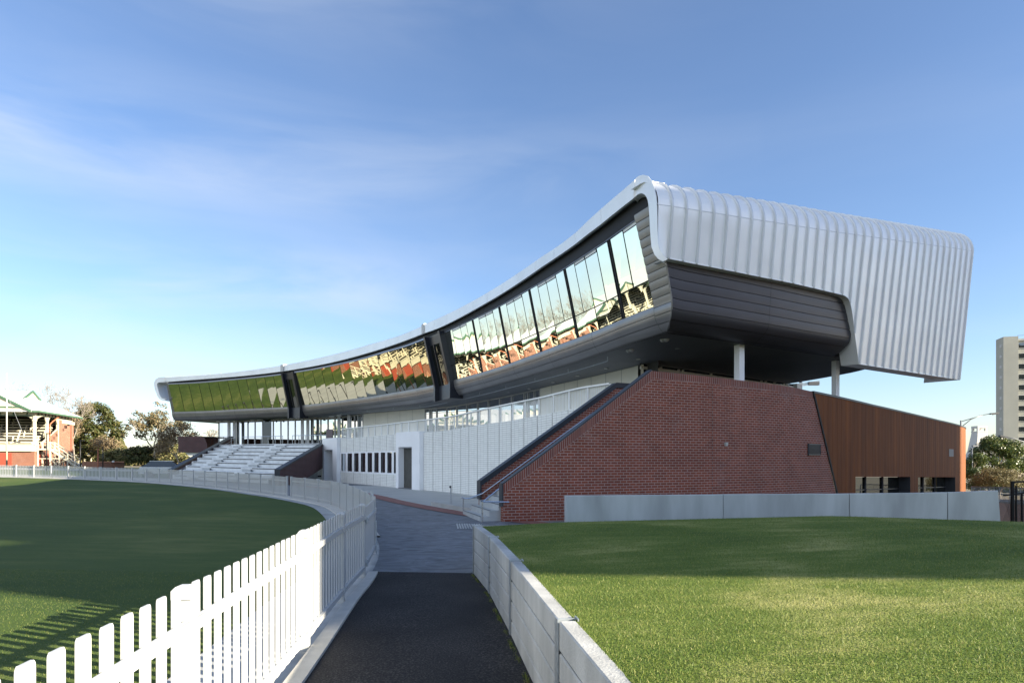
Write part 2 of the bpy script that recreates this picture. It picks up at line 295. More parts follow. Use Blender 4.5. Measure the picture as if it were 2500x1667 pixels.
def build(mb, name, m, parent=None, smooth=False, local=False, base=None, fixn=True):
    me = bpy.data.meshes.new(name)
    b = Vector((0, 0, 0)) if local else (Vector(base) if base is not None else base_of(parent))
    me.from_pydata([(p[0] - b.x, p[1] - b.y, p[2] - b.z) for p in mb.v], [], mb.f)
    if any(u for u in mb.uv):
        ul = me.uv_layers.new(name='UVMap'); flat = []
        for f, u in zip(mb.f, mb.uv): flat += [c for k in range(len(f)) for c in ((u[k][0], u[k][1]) if u else (0.0, 0.0))]
        ul.data.foreach_set('uv', flat)
    me.materials.append(MATS[m] if isinstance(m, str) else m)
    if smooth is True: me.polygons.foreach_set('use_smooth', [True] * len(me.polygons))
    me.update()
    if smooth and smooth is not True:
        me.polygons.foreach_set('use_smooth', [True] * len(me.polygons))
        try: me.set_sharp_from_angle(angle=R(smooth))
        except Exception: pass
    o = bpy.data.objects.new(name, me); COL.objects.link(o)
    if parent is not None: o.parent = parent
    elif base is not None: o.location = base
    return o
def copy_tree(o, parent=None):
    c = o.copy(); COL.objects.link(c); c.parent = parent
    for ch in list(o.children): copy_tree(ch, c)
    return c
def S(px, py, d):
    """survey point: seen at (px, py) on the 2500 wide photograph, d metres in front of the camera"""
    return Vector(((px - CX) * d / FPX, d, EYE + (HY - py) * d / FPX))
class Plan:
    """a line on the site plan with an outward side; o is the distance out from it"""
    def __init__(s, pts, side):
        s.p = np.array(pts, float); d = np.gradient(s.p, axis=0); d /= np.linalg.norm(d, axis=1)[:, None]
        s.n = np.stack([-d[:, 1], d[:, 0]], 1) * side
        s.s = np.r_[0, np.cumsum(np.linalg.norm(np.diff(s.p, axis=0), axis=1))]
    def at(s, t, o=0.0):
        q = s.p + s.n * o
        return float(np.interp(t, s.s, q[:, 0])), float(np.interp(t, s.s, q[:, 1]))
    def hit(s, px, o=0.0):
        k = (px - CX) / FPX; q = s.p + s.n * o; f = q[:, 0] - k * q[:, 1]
        i = [j for j in range(len(f) - 1) if f[j] * f[j + 1] <= 0]
        i = i[0] if i else int(np.argmin(abs(f))); i = min(i, len(f) - 2)
        u = f[i] / (f[i] - f[i + 1]) if f[i] != f[i + 1] else 0
        u = min(1, max(0, u)); y = q[i, 1] + u * (q[i + 1, 1] - q[i, 1])
        return s.s[i] + u * (s.s[i + 1] - s.s[i]), y
    def survey(s, px, py, o=0.0):
        t, d = s.hit(px, o); return t, S(px, py, d)
    def row(s, tab, o=0.0):
        a = sorted((s.survey(x, y, o)[0], s.survey(x, y, o)[1].z) for x, y in tab)
        xs = np.array([k[0] for k in a]); zs = np.array([k[1] for k in a])
        return lambda t: float(np.interp(t, xs, zs))
def smooth_poly(pts, n=10):
    """Catmull-Rom through plan points"""
    P = [np.array(p, float) for p in pts]; P = [2 * P[0] - P[1]] + P + [2 * P[-1] - P[-2]]; o = []
    for i in range(1, len(P) - 2):
        for k in range(n):
            t = k / n; a, b, c, d = P[i - 1], P[i], P[i + 1], P[i + 2]
            o.append(0.5 * ((2 * b) + (c - a) * t + (2 * a - 5 * b + 4 * c - d) * t * t + (3 * b - a - 3 * c + d) * t ** 3))
    o.append(P[-2]); return o

# ------------------------------------------------------------------ site lines
FENCE = smooth_poly([(-1.05, -4), (-1.30, 0.3), (-1.604, 3.35), (-1.84, 6.05), (-2.03, 8.1), (-2.17, 9.9), (-2.55, 12.6), (-3.2, 15.5), (-4.6, 20.2), (-6.63, 25.7),
                     (-8.44, 28.9), (-10.4, 31.8), (-11.9, 33.7), (-17.5, 40.6), (-24.8, 47.6), (-30.4, 51.0), (-36.5, 53.6), (-43, 55.4), (-52, 56.6), (-64, 57.0)], 8)
FENCE = np.array(FENCE); FS = np.r_[0, np.cumsum(np.linalg.norm(np.diff(FENCE, axis=0), axis=1))]
def fence_at(s): return float(np.interp(s, FS, FENCE[:, 0])), float(np.interp(s, FS, FENCE[:, 1]))
def fence_s(y): return float(np.interp(y, FENCE[:, 1], FS))
def fx(y): return float(np.interp(y, FENCE[:, 1], FENCE[:, 0]))
_fd = np.gradient(FENCE, axis=0); _fd /= np.linalg.norm(_fd, axis=1)[:, None]; FN = np.stack([_fd[:, 1], -_fd[:, 0]], 1)  # towards the path side
def fence_off(o): return FENCE + FN * o
WALL = smooth_poly([(0.80, -0.5), (0.55, 2.0), (0.27, 4.19), (-0.026, 6.67), (-0.304, 8.75), (-0.60, 10.36)], 8)
WALL = np.array(WALL)
def wx(y): return float(np.interp(y, WALL[:, 1], WALL[:, 0]))
_t = np.radians(np.linspace(5.5, 66.5, 90)); _r = np.polyval([-12.91468854, 25.86993842, -15.38536414, 89.85666289], _t) + .30 * np.clip((13 - np.degrees(_t)) / 2.5, 0, 3) ** 1.5
FAC = Plan(np.stack([-81.3 + _r * np.cos(_t), 7.6 + _r * np.sin(_t)], 1), 1)      # oval side of the upper floor (soffit edge)
FAC = Plan(FAC.p, 1 if (FAC.n[0] @ np.array([-1, 0])) > 0 else -1)
_e = np.polyfit([5.1, 8.0, 11.1, 14.2, 17.6, 21.0], [23.7, 25.2, 27.05, 29.0, 31.2, 33.6], 2)
_x = np.linspace(2.6, 23.5, 80); END = Plan(np.stack([_x, np.polyval(_e, _x)], 1), -1)    # end of the upper floor (soffit edge)
TER = Plan(smooth_poly([(3.95, 25.75), (2.75, 27.2), (1.4, 29.5), (-0.2, 32.4), (-1.75, 35.2), (-3.5, 38.7), (-6.7, 43.4), (-9.8, 48.3), (-13.2, 52.9), (-15.1, 55.3)], 8), 1)   # white terrace wall
BRK = Plan(smooth_poly([(-1.6, 19.95), (-0.27, 20.4), (1.9, 21.1), (4.1, 22.1), (7.0, 23.4), (9.75, 25.0), (11.5, 26.3), (15.0, 29.4), (19.3, 33.6), (24.2, 38.6), (28.2, 43.0), (30.4, 45.8), (31.2, 47.6), (31.1, 50.0), (30.0, 53.0)], 8), -1)  # brick and rust-steel wall
CORNER_S = FAC.hit(1622, 0)[0]; FAR_S = FAC.hit(425, 0)[0]

# ------------------------------------------------------------------ ground surfaces (structure)
def sheet(name, rows, z0, m, label_z=G, nx=6, group=None):
    """rows: (y, x_left, x_right); follows the ground level"""
    mb = MB(); rr = []
    for y, a, b in rows: rr.append([(a + (b - a) * k / nx, y, label_z(a + (b - a) * k / nx, y) + z0) for k in range(nx + 1)])
    mb.loft(rr); o = build(mb, name, m); o['kind'] = 'structure'; return o
mb = MB(); ys = list(np.arange(-30, 100.1, 2.0)); ys = [-400, -120] + ys + [160, 400, 1200, 4500]
mb.loft([[(x, y, G(x, y) - 0.03) for x in (-3000, -600, -150, -75, -40, -20, -10, 0, 10, 20, 40, 75, 150, 600, 3000)] for y in ys])
o = build(mb, 'ground', 'earth'); o['kind'] = 'structure'
def oval_left(y): return -60 - 62 * math.sqrt(max(0, 1 - ((y - 7) / 50.5) ** 2))
fo = fence_off(-0.75)
def field_right(y):
    if y < -4: return -1.9 - 58 * (1 - math.sqrt(max(0, 1 - ((y + 4) / 40.0) ** 2)))
    return float(np.interp(y, fo[:, 1], fo[:, 0]))
sheet('oval_turf', [(y, oval_left(y), field_right(y)) for y in np.r_[np.arange(-42, -4, 2), np.arange(-4, 56.2, 1.0)]], 0.0, 'oval_turf', nx=30)
ys = np.arange(-4, 55.5, 0.5); fi = fence_off(0.16)
mb = MB(); rr = []
for i in range(len(FENCE)):
    a = FENCE[i] + FN[i] * -0.85; b = FENCE[i] + FN[i] * 0.16
    rr.append([(a[0] + (b[0] - a[0]) * k / 3, a[1] + (b[1] - a[1]) * k / 3, G(*(a + (b - a) * k / 3)) + 0.012) for k in range(4)])
mb.loft(rr); o = build(mb, 'boundary_gutter', 'gutter'); o['kind'] = 'structure'
mb = MB(); 
ks = [i for i in range(len(FENCE)) if FENCE[i][1] < 10.2]
sec = [(0.06, -0.1), (0.06, 0.05), (0.20, 0.05), (0.20, -0.1)]
mb.loft([[(FENCE[i][0] + FN[i][0] * o_, FENCE[i][1] + FN[i][1] * o_, G(*FENCE[i]) + z_) for o_, z_ in sec] for i in ks])
o = build(mb, 'path_kerb', 'kerb'); o['kind'] = 'structure'
mb = MB(); 
ks = [i for i in range(len(FENCE)) if FENCE[i][1] > 15.2]
mb.loft([[(FENCE[i][0] + FN[i][0] * o_, FENCE[i][1] + FN[i][1] * o_, G(*FENCE[i]) + z_) for o_, z_ in ((-0.42, 0.0), (-0.42, 0.05), (0.2, 0.05), (0.2, 0.0))] for i in ks])
o = build(mb, 'boundary_kerb', 'kerb'); o['kind'] = 'structure'
sheet('asphalt_path', [(y, fx(y) + 0.1, wx(min(y, 10.3)) + 0.25) for y in np.arange(-4, 10.36, 0.35)], 0.024, 'asphalt', nx=6)
sheet('concrete_path', [(y, fx(y) + 0.1, (1.6 if y < 19.6 else TER.at(0, 0)[0])) for y in list(np.arange(10.30, 22, 0.5)) + [22]] +
      [(y, fx(y) + 0.1, float(np.interp(y, TER.p[:, 1], TER.p[:, 0])) + 0.3) for y in np.arange(22.5, 55.3, 0.75)], 0.019, 'swirl_concrete', nx=8)
# paler forecourt between the red paver band and the white wall
band = np.array(smooth_poly([(0.9, 19.8), (-1.05, 22.3), (-2.9, 25.4), (-4.9, 29.4), (-7.0, 34.2), (-9.8, 39.5), (-14.5, 46.0)], 8))
bt = np.gradient(band, axis=0); bt /= np.linalg.norm(bt, axis=1)[:, None]; bn = np.stack([bt[:, 1], -bt[:, 0]], 1)
def nearest_ter(y): return float(np.interp(y + 1.0, TER.p[:, 1], TER.p[:, 0]))
mb = MB(); mb.loft([[(p[0] + (nearest_ter(p[1]) + 0.4 - p[0]) * k / 4, p[1] + 1.0 * k / 4, G(p[0] + (nearest_ter(p[1]) + .4 - p[0]) * k / 4, p[1] + k / 4) + 0.030) for k in range(5)] for p in band if p[1] > 20.5])
o = build(mb, 'forecourt', 'forecourt'); o['kind'] = 'structure'
mb = MB(); mb.loft([[(q[0], q[1], G(*q) + 0.036) for q in (p - n_ * 0.40, p + n_ * 0.40)] for p, n_ in zip(band, bn)])
o = build(mb, 'paver_band', 'paver_red'); o['kind'] = 'structure'
mb = MB(); ks = [i for i in range(len(FENCE)) if FENCE[i][1] > 44]
rr = []
for i in ks:
    w_ = 5.5 * min(1, (FENCE[i][1] - 43) / 6); rr.append([(FENCE[i][0] + FN[i][0] * o_, FENCE[i][1] + FN[i][1] * o_, G(FENCE[i][0] + FN[i][0] * o_, FENCE[i][1] + FN[i][1] * o_) + .022) for o_ in np.linspace(.18, .2 + w_, 4)])
rr += [[(-64 - k * 3.5, 57.0 - .06 * k * k + o_, G(-64 - k * 3.5, 57) + .022) for o_ in np.linspace(.18, 5.7, 4)] for k in range(1, 16)]
mb.loft(rr); o = build(mb, 'boundary_path', 'apron'); o['kind'] = 'structure'
sheet('outer_turf', [(y, -135, -20 - (y - 56) * .25) for y in np.arange(54, 112, 3)], -0.004, 'oval_turf', nx=12)
mb = MB(); mb.loft([[(x, y, G(x, y) + .02) for x in np.linspace(-75, -33, 8)] for y in np.linspace(82, 94, 4)]); o = build(mb, 'stand_path', 'apron'); o['kind'] = 'structure'

# raised grass bank right of the path
def bank_left(y): return wx(y) + 0.10 if y <= 10.36 else -0.50 + (y - 10.36) * (2.0 / 8.5)
def bank_z(x, y):
    crest = float(np.interp(x, [-0.6, 0.85, 4.9, 7.9, 12, 20], [0.715, 0.79, 0.885, 0.79, 0.60, 0.30]))
    near = float(np.interp(x, [-0.6, 0.5, 4.8, 9, 20], [0.715, 0.73, 0.97, 1.0, 0.8]))
    if y <= 10.4:
        t = min(1, max(0, (y - 4) / 6.0)); t = t * t * (3 - 2 * t); return near + (crest - near) * t
    t = min(1, (y - 10.4) / 8.4); return crest + (0.03 + tilt(x) - crest) * (t ** 0.85)
mb = MB(); rr = []
for y in list(np.arange(-3, 10.4, 0.25)) + list(np.arange(10.4, 19.3, 0.4)):
    a = bank_left(y); xs = [a + (24 - a) * (k / 60.0) ** 1.6 for k in range(61)]
    rr.append([(x, y, bank_z(x, y)) for x in xs])
mb.loft(rr); o = build(mb, 'grass_bank', 'bank_turf', smooth=True); o['kind'] = 'structure'

# individual blades where the grass is close and sunlit
def blades(name, n, gen, zf, h0, h1, w, m):
    x, y = gen(n); z = np.array([zf(a, b) for a, b in zip(x, y)]); n = len(x)
    a = rng.uniform(0, 2 * np.pi, n); h = rng.uniform(h0, h1, n); w_ = w * rng.uniform(0.6, 1.3, n)
    lx = rng.normal(0, 0.45, n) * h; ly = rng.normal(0, 0.45, n) * h
    V = np.empty((n, 3, 3)); V[:, 0] = np.stack([x - np.cos(a) * w_, y - np.sin(a) * w_, z - 0.004], 1); V[:, 1] = np.stack([x + np.cos(a) * w_, y + np.sin(a) * w_, z - 0.004], 1)
    V[:, 2] = np.stack([x + lx, y + ly, z + h], 1)
    me = bpy.data.meshes.new(name); me.vertices.add(n * 3); me.vertices.foreach_set('co', V.ravel()); me.loops.add(n * 3); me.loops.foreach_set('vertex_index', np.arange(n * 3, dtype=np.int32))
    me.polygons.add(n); me.polygons.foreach_set('loop_start', np.arange(0, n * 3, 3, dtype=np.int32)); me.update(calc_edges=True); me.validate()
    me.materials.append(MATS[m]); o = bpy.data.objects.new(name, me); COL.objects.link(o); o['kind'] = 'stuff'; return o
def gen_bank(n):
    y = 2.3 + (10.6 - 2.3) * rng.random(n) ** 1.35; x = np.array([bank_left(b) for b in y]) + (0.02 + (0.78 * y + 0.6)) * rng.random(n) ** 1.1
    k = x < 0.80 * y + 0.5; return x[k], y[k]
tag(blades('grass', 120000, gen_bank, bank_z, 0.006, 0.020, 0.0022, 'blade'), 'short lit grass growing on the raised bank', 'grass')
def gen_oval(n):
    y = 3.2 + 7.0 * rng.random(n) ** 1.2; x = np.array([field_right(b) for b in y]) - 6.5 * rng.random(n)
    k = (x > -0.80 * y - 0.4); return x[k], y[k]
tag(blades('grass', 70000, gen_oval, G, 0.008, 0.020, 0.0020, 'blade'), 'mown oval grass just inside the picket fence', 'grass')

def gen_weeds(n):
    y = 2.2 + 8.0 * rng.random(n); k = np.sin(y * 5.3) + np.sin(y * 13.1 + 1) + rng.normal(0, .6, n) > 0.2; y = y[k]
    return np.array([wx(b) for b in y]) - .015 - np.abs(rng.normal(0, .018, len(y))), y
tag(blades('grass', 5000, gen_weeds, lambda a, b: G(a, b) + .022, 0.008, 0.03, 0.0022, 'blade'), 'thin line of weeds along the foot of the plank wall', 'weeds')

# ------------------------------------------------------------------ picket fences
PH, PITCH, PW, PT = 1.07, 0.165, 0.090, 0.011
def picket_shape(mb, x, y, zb, zt, dirx, diry, th=PT, w=PW):
    """one picket with its clipped, rounded top; dir is along the fence"""
    d = Vector((dirx, diry, 0)); n = Vector((diry, -dirx, 0)); h = zt - zb
    prof = [(-w / 2, 0), (w / 2, 0), (w / 2, h - 0.022), (w / 2 - 0.002, h - 0.010), (w / 2 - 0.010, h), (-w / 2 + 0.010, h), (-w / 2 + 0.002, h - 0.010), (-w / 2, h - 0.022)]
    c = Vector((x, y, zb)); mb.extrude([c + d * a + Vector((0, 0, b)) - n * th for a, b in prof], n * th)
def make_post(x, y, z, h=1.08, w=0.085, root=None, ang=0.0, bolts=True):
    mb = MB(); mb.box((x, y, z + h / 2 - 0.02), (w, w, h), rz=ang); p = build(mb, 'post', 'white_paint', root)
    c = MB(); Rz = Matrix.Rotation(ang, 3, 'Z'); v = []
    for k, zz in ((w / 2 + 0.007, h - 0.03), (w / 2 + 0.007, h + 0.012), (w / 2 - 0.008, h + 0.030), (w / 2 - 0.022, h + 0.036)):
        v.append([Vector((x, y, z + zz)) + Rz @ Vector((a * k, b * k, 0)) for a, b in ((-1, -1), (1, -1), (1, 1), (-1, 1))])
    c.loft(v, closed=True); c.add(v[-1], [(0, 1, 2, 3)]); build(c, 'post_cap', 'white_paint', p)
    return p
def bay(root, s0, s1, single, zoff=0.0, npk=None, h=PH):
    """rails and pickets between two fence stations"""
    (x0, y0), (x1, y1) = fence_at(s0), fence_at(s1); L = math.hypot(x1 - x0, y1 - y0); d = Vector(((x1 - x0) / L, (y1 - y0) / L, 0)); n = Vector((d.y, -d.x, 0))
    z0 = G(x0, y0) + zoff; z1 = G(x1, y1) + zoff
    for hh in (h - 0.19, 0.155):
        mb = MB(); mb.beam(Vector((x0, y0, z0 + hh)) + n * 0.030, Vector((x1, y1, z1 + hh)) + n * 0.030, 0.036, 0.055)
        # fixing bracket with bolts at the first post
        if single:
            for t in (0.10, L - 0.10):
                c = Vector((x0, y0, z0 + hh)) + d * t + n * 0.052 + Vector((0, 0, (z1 - z0) * t / L))
                mb.box(c, (0.15, 0.006, 0.06), rz=math.atan2(d.y, d.x))
                for e in (-0.045, 0.02, 0.05): mb.tube([c + d * e + n * 0.002 + Vector((0, 0, 0.012)), c + d * e + n * 0.012 + Vector((0, 0, 0.012))], 0.007, 6); mb.tube([c + d * e + n * 0.002 - Vector((0, 0, 0.014)), c + d * e + n * 0.012 - Vector((0, 0, 0.014))], 0.007, 6)
        build(mb, 'rail', 'white_paint', root)
    cnt = max(1, int(round((L - 0.09) / PITCH))); mb = MB()
    for k in range(cnt):
        t = 0.045 + (k + 0.5) * (L - 0.09) / cnt; q = Vector((x0, y0, 0)) + d * t; z = z0 + (z1 - z0) * t / L
        if single: mb = MB()
        picket_shape(mb, q.x + n.x * 0.010, q.y + n.y * 0.010, z + 0.075, z + h + rng.uniform(-.004, .004), d.x, d.y)
        if single: build(mb, 'picket', 'white_paint', root)
    if not single: build(mb, 'picket_panel', 'white_paint', root)
t = thing('picket_fence', 'near run of white picket fence beside the black asphalt path', 'picket fence', (-1.6, 3.35, G(-1.6, 3.35)))
st = [fence_s(y) for y in (0.6, 3.35, 6.05, 8.1, 9.85)]
for a, b in zip(st, st[1:]): bay(t, a, b, True)
for s in st:
    x, y = fence_at(s); x2, y2 = fence_at(s + 0.1); make_post(x, y, G(x, y), 1.04, root=t, ang=math.atan2(y2 - y, x2 - x))
def gate(y0, y1, label, hinge_first):
    x0, x1 = fx(y0), fx(y1); d = Vector((x1 - x0, y1 - y0, 0)); L = d.length; d.normalize(); n = Vector((d.y, -d.x, 0)); b = Vector((x0, y0, G(x0, y0)))
    g = thing('picket_gate', label, 'gate', b, group='white picket gate leaves at the end of the asphalt path'); z1 = G(x1, y1) - b.z
    for hh in (0.80, 0.16):
        mb = MB(); mb.beam(b + Vector((0, 0, hh)) + n * 0.03 + d * 0.05, b + d * (L - 0.05) + Vector((0, 0, hh + z1)) + n * 0.03, 0.036, 0.055); build(mb, 'rail', 'white_paint', g)
    for k in (0.05, L - 0.05):
        mb = MB(); mb.box(b + d * k + Vector((0, 0, 0.53)) + n * 0.0, (0.075, 0.06, 1.05), rz=math.atan2(d.y, d.x)); build(mb, 'stile', 'white_paint', g)
    mb = MB(); cnt = int((L - 0.25) / 0.125)
    for k in range(cnt):
        q = b + d * (0.16 + k * (L - 0.3) / (cnt - 1)); picket_shape(mb, q.x + n.x * 0.012, q.y + n.y * .012, q.z + 0.06, q.z + 1.0, d.x, d.y)
    build(mb, 'picket_panel', 'white_paint', g)
    mb = MB(); k = 0.0 if hinge_first else L
    for hh in (0.82, 0.2):
        c = b + d * k + Vector((0, 0, hh)) + n * 0.06; mb.box(c, (0.14, 0.012, 0.05), rz=math.atan2(d.y, d.x)); mb.tube([c - Vector((0, 0, .05)), c + Vector((0, 0, .05))], 0.014, 6)
        for e in (-.04, .04): mb.tube([c + d * e, c + d * e + n * .02], .008, 6)
    build(mb, 'hinge', 'galvanised', g)
    if hinge_first:
        mb = MB(); c = b + d * (L - 0.25) + n * 0.06; mb.tube([c + Vector((0, 0, 0.02)), c + Vector((0, 0, 0.62))], 0.010, 6); mb.tube([c + Vector((0, 0, .62)), c + Vector((0, 0, .62)) - d * .1], .010, 6); build(mb, 'drop_bolt', 'galvanised', g)
gate(10.0, 12.55, 'nearer white picket gate leaf, hung from the last fence post beside the asphalt', True)
gate(12.7, 15.15, 'farther white picket gate leaf, beyond the nearer leaf', False)
t = thing('picket_fence', 'middle run of white picket fence between the gate and the narrow opening', 'picket fence', (fx(20), 20, G(fx(20), 20)))
st = list(np.linspace(fence_s(15.4), fence_s(31.5), 10))
for a, b in zip(st, st[1:]): bay(t, a, b, False, h=0.97)
proto = None
def put_post(t, s, proto, hgt=0.965):
    x, y = fence_at(s); x2, y2 = fence_at(s + 0.1); a = math.atan2(y2 - y, x2 - x)
    if proto is None:
        mb = MB(); mb.box((0, 0, hgt / 2 - 0.03), (0.08, 0.08, hgt + 0.06)); p = build(mb, 'post', 'white_paint', t, local=True)
        c = MB(); c.box((0, 0, hgt + 0.012), (0.098, 0.098, 0.035)); build(c, 'post_cap', 'white_paint', p, local=True)
    else: p = copy_tree(proto, t)
    b = base_of(t); p.location = (x - b.x, y - b.y, G(x, y) - b.z); p.rotation_euler = (0, 0, a); return p
for s in st: proto = put_post(t, s, proto) if proto is None else (put_post(t, s, proto), proto)[1]
t = thing('picket_fence', 'far run of white picket fence curving round the oval to the old grandstand', 'picket fence', (fx(40), 40, G(fx(40), 40)))
s0, s1 = fence_s(32.0), FS[-1]; n = int((s1 - s0) / 1.85); st = list(np.linspace(s0, s1, n + 1))
for a, b in zip(st, st[1:]): bay(t, a, b, False, h=0.96)
for s in st: put_post(t, s, proto)

# ------------------------------------------------------------------ retaining wall along the path
t = thing('retaining_wall', 'low grey wall of concrete planks between steel posts beside the path', 'retaining wall', (0.0, 6.7, G(0, 6.7)))
py = [-0.4, 1.75, 4.19, 6.67, 8.75, 10.33]
for i, (a, b) in enumerate(zip(py, py[1:])):
    x0, x1 = wx(a), wx(b); d = Vector((x1 - x0, b - a, 0)).normalized(); nn = Vector((d.y, -d.x, 0))
    for k in range(4):
        mb = MB(); h0, h1 = -0.02 + k * 0.1925, -0.02 + (k + 1) * 0.1925 - 0.013
        za = tilt(x0); zb = tilt(x1)
        P0 = Vector((x0, a, 0)) + d * 0.035 + nn * 0.012; P1 = Vector((x1, b, 0)) - d * 0.035 + nn * 0.012
        g = 0.009   # chamfered face edges
        sec = [(g, h0), (0, h0 + g), (0, h1 - g), (g, h1), (0.10, h1), (0.10, h0)]
        mb.loft([[P + nn * u + Vector((0, 0, v + z)) for u, v in sec] for P, z in ((P0, za), (P1, zb))], closed=True)
        mb.add([P0 + nn * u + Vector((0, 0, v + za)) for u, v in sec], [tuple(range(6))]); mb.add([P1 + nn * u + Vector((0, 0, v + zb)) for u, v in sec], [tuple(range(6))[::-1]])
        build(mb, 'concrete_plank', 'concrete_panel', t)
for a in py:
    x0 = wx(a); x1 = wx(a + 0.1); d = Vector((x1 - x0, 0.1, 0)).normalized(); nn = Vector((d.y, -d.x, 0)); c = Vector((x0, a, 0.365 + tilt(x0))); rz = math.atan2(d.y, d.x)
    mb = MB(); mb.box(c + nn * 0.004, (0.095, 0.008, 0.77), rz=rz); mb.box(c + nn * 0.066, (0.009, 0.118, 0.765), rz=rz); mb.box(c + nn * 0.130, (0.095, 0.008, 0.77), rz=rz); build(mb, 'steel_post', 'galvanised', t)
mb = MB(); rr = []
for y in np.arange(10.45, 18.9, 0.6):
    x = bank_left(y); zt = bank_z(x + 0.1, y) + 0.02; zb = G(x, y) - 0.1
    rr.append([(x - 0.10, y, zb), (x - 0.10, y, zt), (x + 0.02, y, zt), (x + 0.02, y, zb)])
mb.loft(rr); mb.add(rr[0], [(0, 1, 2, 3)]); mb.add(rr[-1], [(3, 2, 1, 0)]); o = build(mb, 'edging_wall', 'kerb', base=(0, 14, 0)); tag(o, 'narrow sloping concrete edging between the grass bank and the brick stair', 'edging')
# grey concrete wall in front of the brick
t0 = [(1.52, 19.0), (4.5, 19.6), (8.5, 20.2), (11.3, 19.9), (13.7, 19.0), (14.9, 18.0)]
pl = Plan(smooth_poly(t0, 8), -1); ztop = pl.row([(1387, 1210), (1600, 1208), (1800, 1206.5), (2050, 1205), (2240, 1203), (2330, 1201), (2440, 1197)], 0)
t = thing('concrete_wall', 'long low smooth grey concrete wall below the red brick wall', 'wall', (8.5, 20.2, G(8.5, 20.2)))
S1 = pl.hit(2437)[0]
for a, b in ((0, pl.hit(1765)[0]), (pl.hit(1765)[0] + .02, pl.hit(2073)[0]), (pl.hit(2073)[0] + .02, pl.hit(2313)[0]), (pl.hit(2313)[0] + .02, S1)):
    mb = MB(); ss = np.linspace(a, b, 14); rr = []
    for s in ss:
        p = pl.at(s, 0); q = pl.at(s, -0.22); z = ztop(s); zb = G(*p) - 0.4; bt_ = 0.10 * (s / S1) * 0
        rr.append([(p[0], p[1], zb), (p[0], p[1], z - .012), (*pl.at(s, -.012), z), (q[0], q[1], z), (q[0], q[1], zb)])
    if b == S1:   # raked end
        p = pl.at(S1 + 0.10, 0); q = pl.at(S1 + .10, -.22); rr[-1] = [(p[0], p[1], rr[-1][0][2])] + rr[-1][1:4] + [(q[0], q[1], rr[-1][0][2])]
    mb.loft(rr); mb.add(rr[0], [tuple(range(5))]); mb.add(rr[-1], [tuple(range(5))[::-1]]); build(mb, 'wall_panel', 'concrete_wall', t)

# ------------------------------------------------------------------ the pavilion
PAV = thing('pavilion', 'large curved sports pavilion, silver metal shell over a floating glazed upper floor', 'pavilion', (0.0, 45.0, G(0, 45)))
O_GB, O_GT, O_F = 0.18, 1.00, 1.14
z_sof = FAC.row([(425, 1026), (567, 1022), (615, 1020), (711, 1016), (738, 1016), (823, 1005), (916, 996), (1015, 986), (1107, 966), (1226, 934), (1295, 915), (1379, 890), (1475, 857), (1601, 815), (1622, 808)], 0)
z_gb = FAC.row([(426.5, 1005), (519.6, 1002.3), (590, 998), (660, 995), (704.6, 993), (735, 989), (776, 985), (820.6, 979), (866.6, 972.4), (912.6, 966.5), (960, 958), (1011.5, 949), (1062.7, 938.5), (1102, 928.7), (1218, 896), (1287, 871), (1367.6, 840), (1467, 802), (1585.8, 752)], O_GB)
z_gt = FAC.row([(412, 938.3), (460, 936.4), (505.9, 933.5), (554, 929), (623, 922.7), (690.6, 915), (720, 910), (760.7, 903.6), (825.8, 891), (873, 880.6), (895, 875), (944.5, 860), (995.5, 845.7), (1041.8, 828), (1080.6, 811.4), (1134, 786.5), (1212.6, 748), (1281.5, 708), (1363.8, 660), (1463, 595), (1547.5, 534)], O_GT)
z_fb = FAC.row([(402.5, 932.5), (459, 928), (520, 923.4), (566.8, 920), (692, 906), (800, 887), (900, 861), (970, 838.5), (1034.6, 813.7), (1073, 800), (1164.8, 752), (1264, 692), (1321.4, 652.3), (1399, 600), (1461.4, 552), (1547.5, 483)], O_F)
z_ft = FAC.row([(386, 921), (446.5, 917), (520, 912.4), (566.8, 908), (676.5, 893.4), (697, 890.0), (800, 868), (900, 840.3), (975.7, 817.9), (1053, 783.5), (1176.3, 721.5), (1317.6, 628.7), (1362, 600), (1406, 566), (1518.8, 464), (1551, 436)], O_F)
def FP(s, o, z): x, y = FAC.at(s, o); return (x, y, z)
hs = lambda px, o: FAC.hit(px, o)[0]
def lin(a, b, t): return a + (b - a) * t
# pods: (station at near end, at far end) of the glazing
pod = [(hs(690.6, O_GT), hs(412, O_GT)), (hs(1041.8, O_GT), hs(720, O_GT)), (hs(1547.5, O_GT), hs(1080.6, O_GT))]
tops = [[412, 436.7, 459.7, 484, 507.4, 529.3, 552.8, 575.8, 598.7, 622.4, 645.4, 668, 690.6],
        [720, 738, 760.7, 782, 804, 825.8, 849, 872, 895, 919, 944.5, 970, 995.5, 1018, 1041.8],
        [1080.6, 1105.5, 1134, 1147.6, 1165, 1176, 1193.5, 1212.6, 1228, 1243, 1260.5, 1283.5, 1300.7, 1319.8, 1339.7, 1365.7, 1386.8, 1407.8, 1432.7, 1465, 1490, 1516.9, 1547.5]]
def pane(s0, s1, v0, v1, m, j=0.0016):
    """glass between stations s0..s1 and height fractions v0..v1 of the raked window band"""
    def q(s, v): return Vector(FP(s, lin(O_GB, O_GT, v), lin(z_gb(s), z_gt(s), v)))
    g = 0.034 if s1 > s0 else -0.034
    jj = rng.normal(0, j, 4); P = []
    for (s, v), e in zip(((s0 + g, v0), (s1 - g, v0), (s1 - g, v1), (s0 + g, v1)), jj):
        x, y = FAC.at(s, lin(O_GB, O_GT, v) + e + XT * v); P.append((x, y, lin(z_gb(s), z_gt(s), v)))
    mb = MB(); mb.add(P, [(0, 1, 2, 3)] if s1 < s0 else [(3, 2, 1, 0)]); return build(mb, 'window_pane', m, PAV)
XT = 0.0
